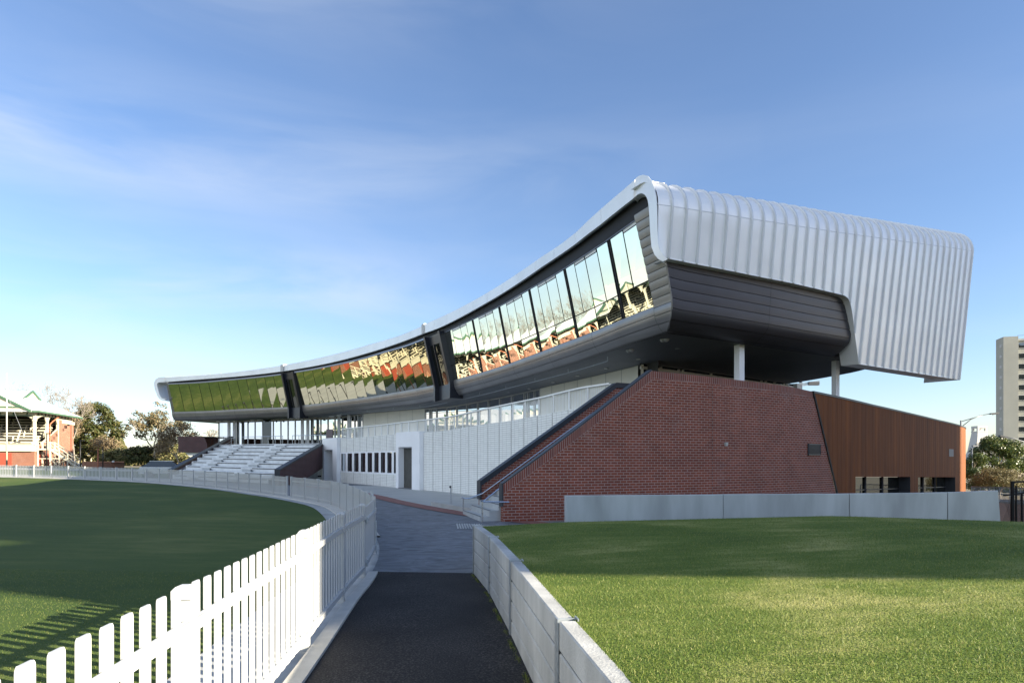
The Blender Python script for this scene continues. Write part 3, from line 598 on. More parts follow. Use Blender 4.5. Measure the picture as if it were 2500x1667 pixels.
for ip, tp in enumerate(tops):
    XT = (0.10, 0.06, -0.17)[ip]
    st = [hs(x, O_GT) for x in tp]
    mid = len(st) - 1
    if ip < 2:
        ev = np.linspace(st[0], st[-1], len(st)); st = [0.5 * a + 0.5 * b for a, b in zip(st, ev)] if ip == 1 else list(ev)
        for a, b in zip(st, st[1:]): pane(a, b, 0.0, 1.0, 'glass_green')
    else:
        ev = np.linspace(st[0], st[-1], len(st)); st = [0.3 * a + 0.7 * b for a, b in zip(st, ev)]
        for k, (a, b) in enumerate(zip(st, st[1:])):
            if k % 4 in (1, 2): pane(a, b, 0.31, 0.955, 'glass_pale')
            elif k % 2 == 0 and k > 1: pane(a, b, 0.31, 1.0, 'glass_pale')
            else: pane(a, b, 0.31, 1.0, 'glass_pale')
        for k in range(0, len(st) - 1, 2): pane(st[k], st[k + 2], 0.0, 0.295, 'glass_pale')
        for k in range(len(st) - 1):
            mb = MB()
            if k % 4 in (1, 2):
                a, b = st[k], st[k + 1]
                def q(s, v, e=0.012): return FP(s, lin(O_GB, O_GT, v) + e + XT * v, lin(z_gb(s), z_gt(s), v))
                mb.quad(q(a - .05, .965), q(b + .05, .965), q(b + .05, .998), q(a - .05, .998)); build(mb, 'vent_strip', 'white_wall', PAV)
        for k in range(4, len(st) - 1, 4):      # dark double mullions
            mb = MB()
            for e in (-0.05, 0.07):
                s = st[k] + e; mb.beam(FP(s, O_GB + .02, z_gb(s)), FP(s, O_GT + .02 + XT, z_gt(s)), 0.05, 0.035)
            build(mb, 'mullion', 'black_gap', PAV)
    mb = MB(); ss = np.linspace(st[0], st[-1], 24)   # dark backing behind the gaps
    mb.loft([[FP(s, O_GB - .035, z_gb(s)) for s in ss], [FP(s, O_GT - .035 + XT, z_gt(s)) for s in ss]])
    build(mb, 'window_backing', 'black_gap', PAV)
    mb = MB(); mb.loft([[FP(s, O_GT + a + XT, z_gt(s) + b) for s in ss] for a, b in ((-.03, -.02), (.06, -.01), (.06, .12), (-.12, .12))]); build(mb, 'head_bar', 'head_bar', PAV)
# recess behind the eave, eave underside, fascia, roof
s_n = hs(1551, O_F); s_f = hs(386, O_F); ss = np.linspace(s_n, s_f, 90)
sh = np.linspace(hs(1575, O_GT), FAR_S, 80)
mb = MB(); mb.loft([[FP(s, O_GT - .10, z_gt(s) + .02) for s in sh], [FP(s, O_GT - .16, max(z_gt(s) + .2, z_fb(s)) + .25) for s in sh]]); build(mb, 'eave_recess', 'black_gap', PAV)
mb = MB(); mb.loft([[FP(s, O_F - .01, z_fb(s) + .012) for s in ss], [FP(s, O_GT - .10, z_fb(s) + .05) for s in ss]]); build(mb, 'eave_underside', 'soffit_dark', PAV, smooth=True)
# fascia: separate sheets with open joints; the shell steps at the two recesses
def fascia_strip(sa, sb, oo, name='fascia'):
    mb = MB(); u = np.linspace(sa, sb, max(3, int(abs(sb - sa) / 1.0) + 2))
    rows = [[FP(s, oo - .10, z_fb(s)) for s in u], [FP(s, oo, z_fb(s)) for s in u], [FP(s, oo + .015, z_ft(s) - .05) for s in u], [FP(s, oo - .03, z_ft(s)) for s in u], [FP(s, oo - 1.2, z_ft(s) + .03) for s in u]]
    mb.loft(rows); 
    for e in (0, -1): mb.add([r_[e] for r_ in rows], [tuple(range(5))])
    return mb
sA, sB = hs(1036, O_F), hs(692, O_F)
fm = MB()
u = list(np.arange(s_n, sA, 2.4)) + [sA]
for a, b in zip(u, u[1:]): k = fascia_strip(a + .010, b - .010, O_F); fm.add(k.v, k.f)
u = list(np.arange(sA + .35, sB, 2.6)) + [sB]
for a, b in zip(u, u[1:]): k = fascia_strip(a + .010, b - .010, O_F - .05); fm.add(k.v, k.f)
u = list(np.arange(sB + .45, s_f, 3.0)) + [s_f]
for a, b in zip(u, u[1:]): k = fascia_strip(a + .010, b - .010, O_F - .08); fm.add(k.v, k.f)
build(fm, 'fascia', 'silver_metal', PAV)
mb = MB(); ss2 = np.linspace(s_n, s_f, 90); mb.loft([[FP(s, O_F - .13, z_fb(s) + .02) for s in ss2], [FP(s, O_F - .13, z_ft(s) - .02) for s in ss2]]); build(mb, 'fascia_backing', 'rib_metal', PAV)
for s0, s1 in ((sA - .05, sA + .40), (sB - .05, sB + .50)):   # folded flashing at each step
    mb = MB(); u = np.linspace(s0, s1, 4); mb.loft([[FP(s, O_F - .06, z_fb(s) - .04) for s in u], [FP(s, O_F + .07, z_fb(s) - .03) for s in u], [FP(s, O_F + .07, z_ft(s) + .05) for s in u], [FP(s, O_F - .5, z_ft(s) + .10) for s in u]])
    for e in (0, -1): mb.add([(FP(u[e], O_F - .06, z_fb(u[e]) - .04)), FP(u[e], O_F + .07, z_fb(u[e]) - .03), FP(u[e], O_F + .07, z_ft(u[e]) + .05), FP(u[e], O_F - .5, z_ft(u[e]) + .10)], [(0, 1, 2, 3)])
    build(mb, 'roof_flashing', 'roof_white', PAV)
# planks under the glass
def corner(o, p):
    """where the front face (o out) meets the end face (p out): stations on both lines"""
    A = FAC.p + FAC.n * o; B = END.p + END.n * p
    for i in range(0, 40):
        for j in range(0, 45):
            a, b, c, d = A[i], A[i + 1], B[j], B[j + 1]; r_, q_ = b - a, d - c; den = r_[0] * q_[1] - r_[1] * q_[0]
            if abs(den) < 1e-9: continue
            t = ((c - a)[0] * q_[1] - (c - a)[1] * q_[0]) / den; u_ = ((c - a)[0] * r_[1] - (c - a)[1] * r_[0]) / den
            if -1e-6 <= t <= 1 + 1e-6 and -1e-6 <= u_ <= 1 + 1e-6: return FAC.s[i] + t * (FAC.s[i + 1] - FAC.s[i]), END.s[j] + u_ * (END.s[j + 1] - END.s[j])
    return None
z_eb = END.row([(1600, 804), (1626, 811), (1779.6, 832), (1933, 855), (2070, 874), (2163, 890)], 0.0)
def end_p(h): return 0.62 - 0.72 * max(0, 1 - h / .7) ** 2.2 + 0.075 * h
def end_prof(s, v):
    zb = z_eb(s); z = lin(zb, zb + 2.95, v); return end_p(z - zb), z
_CK = {}
def corner_at(z):
    k = round(z, 2)
    if k not in _CK:
        zs, zg, zt = z_sof(CORNER_S), z_gb(CORNER_S), z_gt(CORNER_S) + .12
        v = (k - zs) / (zt - zs); f = (zg - zs) / (zt - zs)
        o = (O_GB - 0.42 * (1 - max(0, v / f)) ** 2.6) if v < f else lin(O_GB, O_GT, (k - zg) / (zt - .12 + .12 - zg)); _CK[k] = corner(o, end_p(k - z_eb(END.hit(1622, 0)[0]))) or (CORNER_S, END.hit(1622, .8)[0])
    return _CK[k]
def plank_strip(mb, sa, sb, prof, nv, seg, gap=0.016, corner_=False):
    """prof(s, v) -> (o, z); nv planks high, joints every seg metres"""
    n = max(1, int(round(abs(sb - sa) / seg))); e = np.linspace(sa, sb, n + 1)
    for a, b in zip(e, e[1:]):
        sg = math.copysign(gap / 2, b - a); u = np.linspace(a + sg, b - sg, max(3, int(abs(b - a) / 0.8) + 2))
        def uu(v):
            if not corner_: return u
            c = corner_at(prof(CORNER_S, v)[1])[0]; return np.linspace(c + .01, b - sg, len(u))
        for k in range(nv):
            va, vb = k / nv, (k + 1) / nv; H = abs(prof(a, 1)[1] - prof(a, 0)[1]); g = 0.010 / max(H, .1); rows = []
            for j in range(5):
                v = lin(va + g, vb - g, j / 4); bul = 0.007 * (1 - (2 * j / 4 - 1) ** 2)
                rows.append([FP(s, prof(s, v)[0] + bul, prof(s, v)[1]) for s in uu(v)])
            rows = [[FP(s, prof(s, va + g)[0] - .03, prof(s, va + g)[1]) for s in uu(va + g)]] + rows + [[FP(s, prof(s, vb - g)[0] - .03, prof(s, vb - g)[1]) for s in uu(vb - g)]]
            mb.loft(rows)
def prof_low(s, v):
    zs, zg = z_sof(s), z_gb(s)
    o = O_GB - 0.42 * (1 - v) ** 2.6; return o, lin(zs, zg, v)
def prof_full(s, v):
    zs, zg, zt = z_sof(s), z_gb(s), z_gt(s) + 0.12; z = lin(zs, zt, v); f = (zg - zs) / (zt - zs)
    if v < f: return prof_low(s, v / f)
    return lin(O_GB, O_GT, (z - zg) / (zt - zg)), z
sC = CORNER_S
nA, nB = hs(1041.8, O_GT), hs(1080.6, O_GT); mA, mB_ = hs(690.6, O_GT), hs(720, O_GT)
sK = hs(1624, 0.45)
for a, b, pf, nv, sg, nm in ((pod[2][0], nB, prof_low, 3, 4.6, 'lower_cladding'), (nA, mB_, prof_low, 3, 3.9, 'lower_cladding'), (mA, pod[0][1], prof_low, 3, 3.7, 'lower_cladding'), (sK, pod[2][0], prof_full, 14, 9, 'corner_cladding'), (pod[0][1], FAR_S + .2, prof_full, 14, 9, 'corner_cladding')):
    mb = MB(); plank_strip(mb, a, b, pf, nv, sg, corner_=(a == sK)); build(mb, nm, 'dark_cladding', PAV, smooth=40)
mb = MB()
for a, b, pf in ((sK, pod[2][0], prof_full), (pod[2][0], nB, prof_low), (nA, mB_, prof_low), (mA, pod[0][1], prof_low), (pod[0][1], FAR_S + .2, prof_full)):
    mb.loft([[FP(s, pf(s, v)[0] - .034, pf(s, v)[1]) for s in np.linspace(corner_at(pf(CORNER_S, v)[1])[0] + .05 if a == sK else a, b, max(4, int(abs(b - a))))] for v in np.linspace(0, 1, 12)])
build(mb, 'cladding_backing', 'black_gap', PAV)
# dark recesses between the pods
for a, b in ((nA, nB), (mA, mB_)):
    a, b = max(a, b), min(a, b)      # a far side, b near side
    w = a - b
    mb = MB(); dz = -0.22
    def q(s, v, e): zz = lin(z_sof(s) + dz, z_gt(s) + .10, v); f = max(0, min(1, (zz - z_gb(s)) / (z_gt(s) - z_gb(s)))); return Vector(FP(s, lin(O_GB, O_GT, f) + e, zz))
    for s, wd in ((a - .12, .26), (b + .15, .30)):   # projecting fins
        for v0, v1 in ((0, .24), (.24, 1.0)):
            P = [q(s - wd / 2, v0, .28), q(s + wd / 2, v0, .28), q(s + wd / 2, v1, .28), q(s - wd / 2, v1, .28)]; Q = [q(s - wd / 2, v0, -.7), q(s + wd / 2, v0, -.7), q(s + wd / 2, v1, -.7), q(s - wd / 2, v1, -.7)]
            mb.loft([P, Q], closed=True); mb.add(P, [(0, 1, 2, 3)])
    fr = build(mb, 'recess_frame', 'navy_frame', PAV)
    mb = MB()
    for v0, v1 in ((0.0, .24), (.86, 1.0)): mb.quad(q(b + .2, v0, -.02), q(a - .2, v0, -.02), q(a - .2, v1, -.02), q(b + .2, v1, -.02))
    for s in (lin(b, a, .3), lin(b, a, .68)): mb.beam(q(s, .24, .0), q(s, .86, .0), .07, .07)
    mb.quad(q(b, 0, .2), q(a, 0, .2), q(a, 0, -.9), q(b, 0, -.9))
    build(mb, 'recess_panel', 'navy_frame', PAV)
    mb = MB(); mb.quad(q(b + .2, .24, -.05), q(a - .2, .24, -.05), q(a - .2, .86, -.05), q(b + .2, .86, -.05)); build(mb, 'recess_window', 'glass_dark', PAV)

# ---- end of the building
def EP(px, py, p): return END.survey(px, py, p)
P_B, P_S, PO = 0.78 + .27, 1.25, 0.27
skin_bot = [(1605, 560, 1.0), (1606.5, 590, .96), (1609, 606, .92), (1614.5, 618, .88), (1622, 626, .82), (1631, 631, P_B), (1700, 645, P_B), (1779.6, 660.5, P_B), (1856, 676, P_B), (1932.7, 691, P_B), (2000, 706.5, P_B), (2047.5, 717.8, P_B), (2062, 722, .77),
            (2070, 729, .75), (2075, 742, .72), (2078.5, 760, .68), (2085.8, 821, .52), (2095, 888, .40), (2170, 900, .40), (2240, 911, .40), (2317, 923, .40)]
skin_bot = [(x, y, p + (PO if p != P_B else 0)) for x, y, p in skin_bot]
sb_pts = sorted((EP(x, y, p)[0], EP(x, y, p)[1].z, p) for x, y, p in skin_bot)
bx = np.array([k[0] for k in sb_pts]); bz = np.array([k[1] for k in sb_pts]); bp_ = np.array([k[2] for k in sb_pts])
z_seam = END.row([(1603, 497), (1700, 512), (1818, 531), (1935, 549), (2047.5, 566.5), (2200, 588), (2374, 612)], P_S)
z_top = END.row([(1592, 434), (1653, 446), (1730, 459), (1837, 476), (1948, 495), (2047.5, 513), (2162, 532), (2277, 553), (2357, 567)], 0.87)
E0 = bx[0]; E1 = END.hit(2376, P_S)[0]
# the edge of the shell slants, so each rib line runs from a bottom station to a top station
def skin_profile(s, out=0.0, nseg=7):
    zb = float(np.interp(s, bx, bz)); pb = float(np.interp(s, bx, bp_)); zs, zt = z_seam(s), z_top(s); rad = zt - zs
    if s > bx[-1]: zb = bz[-1] + (s - bx[-1]) * (bz[-1] - bz[-3]) / max(.1, bx[-1] - bx[-3]); pb = .67
    rows = []
    for k in range(6):
        t = k / 5; z = lin(zb, zs - 0.02, t); p = lin(pb, P_S, t); rows.append((p + out, z))
    for k in range(1, nseg + 1):
        a = (math.pi / 2) * k / nseg; rows.append((P_S - rad * 0.95 * (1 - math.cos(a)) + out * math.cos(a), zs + rad * math.sin(a) + out * math.sin(a)))
    rows.append((P_S - rad - .45, zt + out - .02)); return rows
ss = sorted(set(list(np.linspace(E0 + .06, E1, 90)) + list(bx[1:])))
mb = MB(); cols = []
for s in ss: cols.append([(*END.at(s, p), z) for p, z in skin_profile(s)])
mb.loft(cols); build(mb, 'end_shell', 'silver_metal', PAV, smooth=35)
mb = MB()   # folded bottom edge and reveal
rows = [[], [], [], []]
for s in ss:
    if s > bx[-1] or s < bx[5]: continue
    p, z = skin_profile(s)[0]
    rows[0].append((*END.at(s, p + .035), z + .03)); rows[1].append((*END.at(s, p + .035), z - .015)); rows[2].append((*END.at(s, p - .02), z - .012)); rows[3].append((*END.at(s, p - .75), z + .01))
mb.loft(rows); build(mb, 'shell_reveal', 'silver_metal', PAV, smooth=35)
nr = 34; d_top = np.linspace(END.hit(1600, 1.15)[0], END.hit(2368, 1.15)[0], nr + 1)
for k in range(nr + 1):
    s = d_top[k]
    if k == 0: continue
    rows = []
    for ds, oo in ((-.045, .0), (-.028, .07), (.028, .07), (.045, .0)): rows.append([(*END.at(s + ds, p), z) for p, z in skin_profile(s, oo)])
    mb = MB(); mb.loft(rows); mb.add([r_[0] for r_ in rows], [(0, 1, 2, 3)]); build(mb, 'standing_seam', 'rib_metal', PAV)
mb = MB(); u = np.linspace(E0, E1, 60); mb.loft([[(*END.at(s, P_S + a), z_seam(s) + b) for s in u] for a, b in ((-.02, -.035), (.008, -.025), (.008, .0), (-.02, .005))]); build(mb, 'shell_joint', 'rib_metal', PAV)
mb = MB(); pr = skin_profile(E1); mb.loft([[(*END.at(E1, p), z) for p, z in pr], [(*END.at(E1 - .1, p - 1.6), z) for p, z in pr]]); pr = [(p, z) for p, z in pr]; build(mb, 'shell_return', 'silver_metal', PAV, smooth=35)
# dark cladding of the end wall
sE0 = END.hit(1622.5, 0.80)[0]; sE1 = END.hit(2079, 0.70)[0]; sEm = END.hit(1868, .5)[0]
mb = MB(); bk = MB()
for a, b in ((sE0, sEm), (sEm, sE1)):
    nv = 9
    def uu(v): c = corner_at(end_prof(sE0, v)[1])[1] + .012 if a == sE0 else a + .008; return np.linspace(c, b - .008, 12)
    for k in range(nv):
        rows = []
        for j in range(5):
            v = lin(k / nv + .0035, (k + 1) / nv - .0035, j / 4); rows.append([(*END.at(s, end_prof(s, v)[0] + .005 * (1 - (j / 2 - 1) ** 2)), end_prof(s, v)[1]) for s in uu(v)])
        rows = [[(*END.at(s, end_prof(s, k / nv + .0035)[0] - .03), end_prof(s, k / nv + .0035)[1]) for s in uu(k / nv + .0035)]] + rows + [[(*END.at(s, end_prof(s, (k + 1) / nv - .0035)[0] - .03), end_prof(s, (k + 1) / nv - .0035)[1]) for s in uu((k + 1) / nv - .0035)]]
        mb.loft(rows)
bk.loft([[(*END.at(s, end_prof(s, v)[0] - .034), end_prof(s, v)[1]) for s in np.linspace(corner_at(end_prof(sE0, v)[1])[1] + .05, sE1, 24)] for v in np.linspace(0, 1.15, 12)])
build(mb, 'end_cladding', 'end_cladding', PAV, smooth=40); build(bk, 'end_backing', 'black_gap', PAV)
# corner trim
mb = MB(); pts = [];
for v in np.linspace(0.0, .95, 10):
    a = np.array(END.at(corner_at(end_prof(sE0, v)[1])[1], end_prof(sE0, v)[0] + .0)); pts.append((a[0], a[1], end_prof(sE0, v)[1]))
mb.tube(pts, 0.028, 6); build(mb, 'corner_trim', 'dark_cladding', PAV, smooth=True)
# rounded right hand limb of the fascia and its left hand hook
outer = [(1551, 436), (1560, 429.5), (1570, 426.8), (1582, 430), (1591, 442), (1597, 458), (1601, 476.5), (1603.5, 497.6), (1605, 530), (1605.5, 562.6), (1607.5, 592), (1612, 611), (1620, 624), (1631, 632)]
inner = [(1546, 484), (1551, 480), (1558, 474), (1566, 471.7), (1573, 474), (1578, 480.5), (1581.5, 490), (1584, 507), (1586, 540), (1587.5, 568), (1590.5, 603), (1598, 622), (1608, 633), (1619, 638.5)]
def limb_d(px, py):
    a = FAC.hit(1551, O_F)[1]; b = END.hit(1605, 1.25)[1] - .02; t = min(1, max(0, (px - 1551) / 50)); d = lin(a, b, t)
    return d + 0.22 * max(0, (py - 500) / 135)
OU = [S(x, y, limb_d(x, y)) for x, y in outer]; IN = [S(x, y, limb_d(x, y)) for x, y in inner]
vin = Vector((0.25, 0.42, 0)); mb = MB(); bev = [a + (b - a) * .03 - vin * .03 for a, b in zip(OU, IN)]
mb.loft([[p + vin * .22 for p in OU], OU, IN, [p + vin for p in IN]]); build(mb, 'fascia_limb', 'silver_metal', PAV, smooth=35)
outer = [(402, 919.8), (386.3, 921.3), (379.6, 925.8), (375.7, 933.5), (375.7, 941), (379, 953.6), (384.4, 967), (388.2, 972.7), (394, 976.6), (403, 977.2)]
inner = [(402.5, 932.4), (390, 933.5), (385.3, 934.2), (383.4, 936.2), (383.4, 941), (385.6, 951), (389.5, 963), (392, 968.5), (396, 972), (403.5, 973)]
dh = FAC.hit(404, O_F)[1]; vin = Vector((0.5, 1.6, 0)); dd_ = lambda x: dh + (404 - x) * 84.5 / 1667 * .62; OU = [S(x, y, dd_(x)) for x, y in outer]; IN = [S(x, y, dd_(x)) for x, y in inner]
mb = MB(); mb.loft([[p + Vector((.3, 4, 0)) for p in OU], OU, IN, [p + vin for p in IN]]); build(mb, 'fascia_hook', 'silver_metal', PAV, smooth=35)
# far end wall, roof, soffit, core
mb = MB(); u = np.linspace(0, 12, 4); mb.loft([[FP(FAR_S + .2 - 0.0, prof_full(FAR_S, v)[0] - d, prof_full(FAR_S, v)[1]) for v in np.linspace(0, 1, 10)] for d in (0.03, 4, 9, 14)]); build(mb, 'far_end_wall', 'dark_cladding', PAV)
Eend = np.array(END.at(END.hit(2163, 0)[0], 0)); f0 = np.array(FAC.at(sC, -15))
def back(s): return np.array(FAC.at(s, -15)) + (Eend - f0) * math.exp(-(s - sC) / 9.0)
u = np.linspace(sC, FAR_S, 70); mb = MB(); r0 = []; r1 = []; r2 = []
for s in u:
    a = np.array(FAC.at(s, -0.16)); b = back(s); m_ = (a + b) / 2; z = z_sof(s) - .0
    r0.append((*a, z + .012)); r1.append((*m_, z + tilt(m_[0]) - tilt(a[0]) + .012)); r2.append((*b, z + tilt(b[0]) - tilt(a[0]) + .012))
mb.loft([r0, r1, r2]); 
ue = np.linspace(END.hit(1622, 0)[0], END.hit(2163, 0)[0], 16); mid = ((r0[0][0] + r2[0][0]) / 2, (r0[0][1] + r2[0][1]) / 2, (r0[0][2] + r2[0][2]) / 2)
fan = [r0[0]] + [(*END.at(s, -.05), z_eb(s) + .008) for s in ue] + [r2[0]]
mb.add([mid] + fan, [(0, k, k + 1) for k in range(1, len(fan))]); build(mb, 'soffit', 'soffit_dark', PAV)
mb = MB(); r0 = []; r2 = []
for s in u:
    a = np.array(FAC.at(s, O_F - .3)); b = back(s); r0.append((*a, z_ft(s) - .03)); r2.append((*b, z_ft(s) - .35))
mb.loft([r0, r2]); build(mb, 'roof', 'silver_metal', PAV)
mb = MB(); mb.loft([[(*back(s), z_sof(s) + tilt(back(s)[0]) - tilt(FAC.at(s)[0]) + .01) for s in u], [(*back(s), z_ft(s) - .35) for s in u]]); build(mb, 'rear_wall', 'dark_cladding', PAV)
mb = MB(); mb.loft([[FP(s, -.6, z_sof(s) + .03) for s in u], [FP(s, -.6, z_ft(s) - .1) for s in u]]); build(mb, 'core_wall', 'dark_room', PAV)
# downlights, camera domes and the pipe rail under the soffit
for px, py in ((1350, 932.5), (1410, 916.5), (1480, 898.7), (1558, 876), (1292, 949), (1192, 967), (1241, 956.5), (1110, 981), (1068, 987), (655, 1021), (690, 1022), (1654, 849), (1739, 884), (1690, 894), (1928, 890), (1788, 914), (1955, 933)):
    t_, d = FAC.hit(px, -0.16); zz = z_sof(min(FAR_S, max(sC, t_))); dd = FPX * (zz - EYE) / (HY - py); zz -= 0.0
    x = (px - CX) * dd / FPX; zz += tilt(x) - tilt(FAC.at(max(sC, min(t_, FAR_S)))[0]) if px < 1600 else 0.0
    dd = FPX * (zz - EYE) / (HY - py); x = (px - CX) * dd / FPX
    mb = MB(); mb.tube([(x, dd, zz - .035), (x, dd, zz + .02)], 0.10, 10); l = build(mb, 'downlight', 'mullion_grey', PAV, smooth=40)
for px, py in ((1534, 857), (1542, 855), (1618, 831), (1627, 830)):
    p = S(px, py, FPX * (6.22 - EYE) / (HY - py)); mb = MB(); mb.tube([p + Vector((0, 0, .18)), p + Vector((0, 0, .04))], .05, 8); rr = []
    for k in range(5): a = math.pi / 2 * k / 4; rr.append([(p.x + .11 * math.cos(a) * math.cos(j * math.pi / 5), p.y + .11 * math.cos(a) * math.sin(j * math.pi / 5), p.z + .04 - .11 * math.sin(a)) for j in range(10)])
    mb.loft(rr, closed=True); build(mb, 'security_camera', 'mullion_grey', PAV, smooth=True)
for a, b in ((hs(1470, -.5), hs(1118, -.5)), (hs(1085, -.5), hs(780, -.5))):
    mb = MB(); u2 = np.linspace(a, b, 20); mb.tube([(*FAC.at(s, -.75), z_sof(s) - .20) for s in u2], .022, 6)
    for s in u2[::4]: mb.tube([(*FAC.at(s, -.75), z_sof(s) - .20), (*FAC.at(s, -.75), z_sof(s) + .02)], .015, 5)
    build(mb, 'pipe_rail', 'galvanised', PAV)
# round-cornered steel columns on the terrace
for (pa, pb, yt, yb, d) in ((1793, 1817, 848, 945, 26.4), (2031, 2049, 883, 990, 29.9)):
    x0 = (pa - CX) * d / FPX; x1 = (pb - CX) * d / FPX; w = (x1 - x0) * .86; zt = EYE + (HY - yt) * d / FPX + .1; zb = EYE + (HY - yb) * d / FPX - 1.2
    mb = MB(); mb.box(((x0 + x1) / 2, d, (zt + zb) / 2), (w * .82, w * .82, zt - zb), rz=R(28)); build(mb, 'column', 'white_wall', PAV)

# ---- level one: recessed walls behind the terrace
W1 = -3.2
def w1(s, z, e=0.0): x, y = FAC.at(s, W1 + e); return (x, y, z)
def ztopw(s): a = FAC.at(s, W1); return z_sof(s) + tilt(a[0]) - tilt(FAC.at(s)[0])
hw = lambda px: FAC.hit(px, W1)[0]
FLOOR = 3.35
def zfl(x): return FLOOR + tilt(x)
def wallseg(pxa, pxb, name, m, e=0.0, z0=None, z1=None, joints=0):
    a, b = hw(pxa), hw(pxb); u = np.linspace(a, b, max(3, int(abs(b - a) / 1.5) + 2)); mb = MB()
    n = max(1, joints); ed = np.linspace(a, b, n + 1)
    for p, q in zip(ed, ed[1:]):
        g = math.copysign(.012, q - p) if joints else 0; uu = np.linspace(p + g, q - g, max(4, int(abs(q - p) / .8)))
        mb.loft([[w1(s, zfl(FAC.at(s, W1)[0]) if z0 is None else z0(s), e) for s in uu], [w1(s, (ztopw(s) if z1 is None else z1(s)), e) for s in uu]])
    return build(mb, name, m, PAV)
wallseg(1000, 1600, 'joint_backing', 'joint_dark', -.14)
wallseg(1558, 1318, 'rendered_wall', 'cream_wall', joints=7)
wallseg(1037, 887, 'rendered_wall', 'cream_wall', joints=5)
wallseg(1318, 1037, 'level_one_glazing', 'glass_level_one', -.03)
wallseg(887, 532, 'curtain_glazing', 'glass_level_one', -.03)
for xs, wd in (((1318, 1304, 1289, 1279.5, 1249, 1220, 1192, 1166, 1139.5, 1115, 1090.5, 1066, 1053, 1049, 1038), .05), ((886, 874, 866, 853, 836, 817.5, 800.5, 783, 764, 750.5, 738, 720.5, 703, 685.5, 667, 641, 622.5, 605, 582.5, 569.5, 556.5, 534), .06)):
    mb = MB()
    for x in xs:
        s = hw(x); mb.beam(w1(s, zfl(FAC.at(s, W1)[0]), .02), w1(s, ztopw(s), .02), wd * 1.6, wd)
    u = np.linspace(hw(xs[0]), hw(xs[-1]), 30)
    mb.loft([[w1(s, ztopw(s) - .10, .03) for s in u], [w1(s, ztopw(s), .03) for s in u]])
    build(mb, 'glazing_bar', 'mullion_grey', PAV)
s = hw(656); mb = MB(); mb.beam(w1(s, zfl(-28), .15), w1(s, ztopw(s), .15), 1.0, .25); build(mb, 'column', 'glass_dark', PAV)
for xs in ((569, 582), (749.5, 763), (840, 864)):   # grey steel columns in front of the glazing
    for x in xs:
        s = hw(x); mb = MB(); mb.beam(w1(s, zfl(FAC.at(s, W1)[0]), .6), w1(s, ztopw(s), .6), .28, .28); build(mb, 'column', 'mullion_grey', PAV)
for x in (560, 577, 644, 661, 742, 758, 843, 862): 
    s = hw(x); mb = MB(); mb.box(w1(s, ztopw(s) - .12, 1.6), (.5, .14, .12)); build(mb, 'heater', 'mullion_grey', PAV)
# doors and windows of the end wall over the brick
a = Vector((5.85, 31.2, 0)); b = Vector((16.0, 38.5, 0)); d = (b - a).normalized(); n = Vector((d.y, -d.x, 0)); L = (b - a).length
def zend(t): return 6.12 + (5.98 - 6.12) * t / L
mb = MB(); mb.quad(a + Vector((0, 0, 3.0)), b + Vector((0, 0, 3.0)), b + Vector((0, 0, zend(L) + .1)), a + Vector((0, 0, zend(0) + .1))); build(mb, 'terrace_glazing', 'glass_dark', PAV)
mb = MB()
for t in (.1, 1.0, 1.35, 2.6, 2.9, 5.0, 7.2, 9.2, 9.6, 10.4, 11.3, 11.6, L - .05): mb.beam(a + d * t + n * .03 + Vector((0, 0, 3.0)), a + d * t + n * .03 + Vector((0, 0, zend(t) + .05)), .12, .10)
for t0, t1, hh in ((0, L, .10), (1.35, 2.6, .42), (9.6, 11.3, .42)): mb.beam(a + d * t0 + n * .035 + Vector((0, 0, zend(t0) - hh)), a + d * t1 + n * .035 + Vector((0, 0, zend(t1) - hh)), .10, .14)
build(mb, 'glazing_bar', 'cream_wall', PAV)
mb = MB(); q = b; mb.box((b.x, b.y, 4.6), (.5, .5, 3.0), rz=R(35)); build(mb, 'pier', 'cream_wall', PAV)
# terrace floor
mb = MB(); sw = np.linspace(0, TER.s[-1], 30); mb.loft([[(*TER.at(s, -.05), zfl(TER.at(s)[0])) for s in sw], [(*FAC.at(lin(hw(1555), hs(700, 0), s / TER.s[-1]), W1 - .2), zfl(FAC.at(sC)[0]) - .0) for s in sw]])
build(mb, 'terrace_floor', 'concrete_tier', PAV)

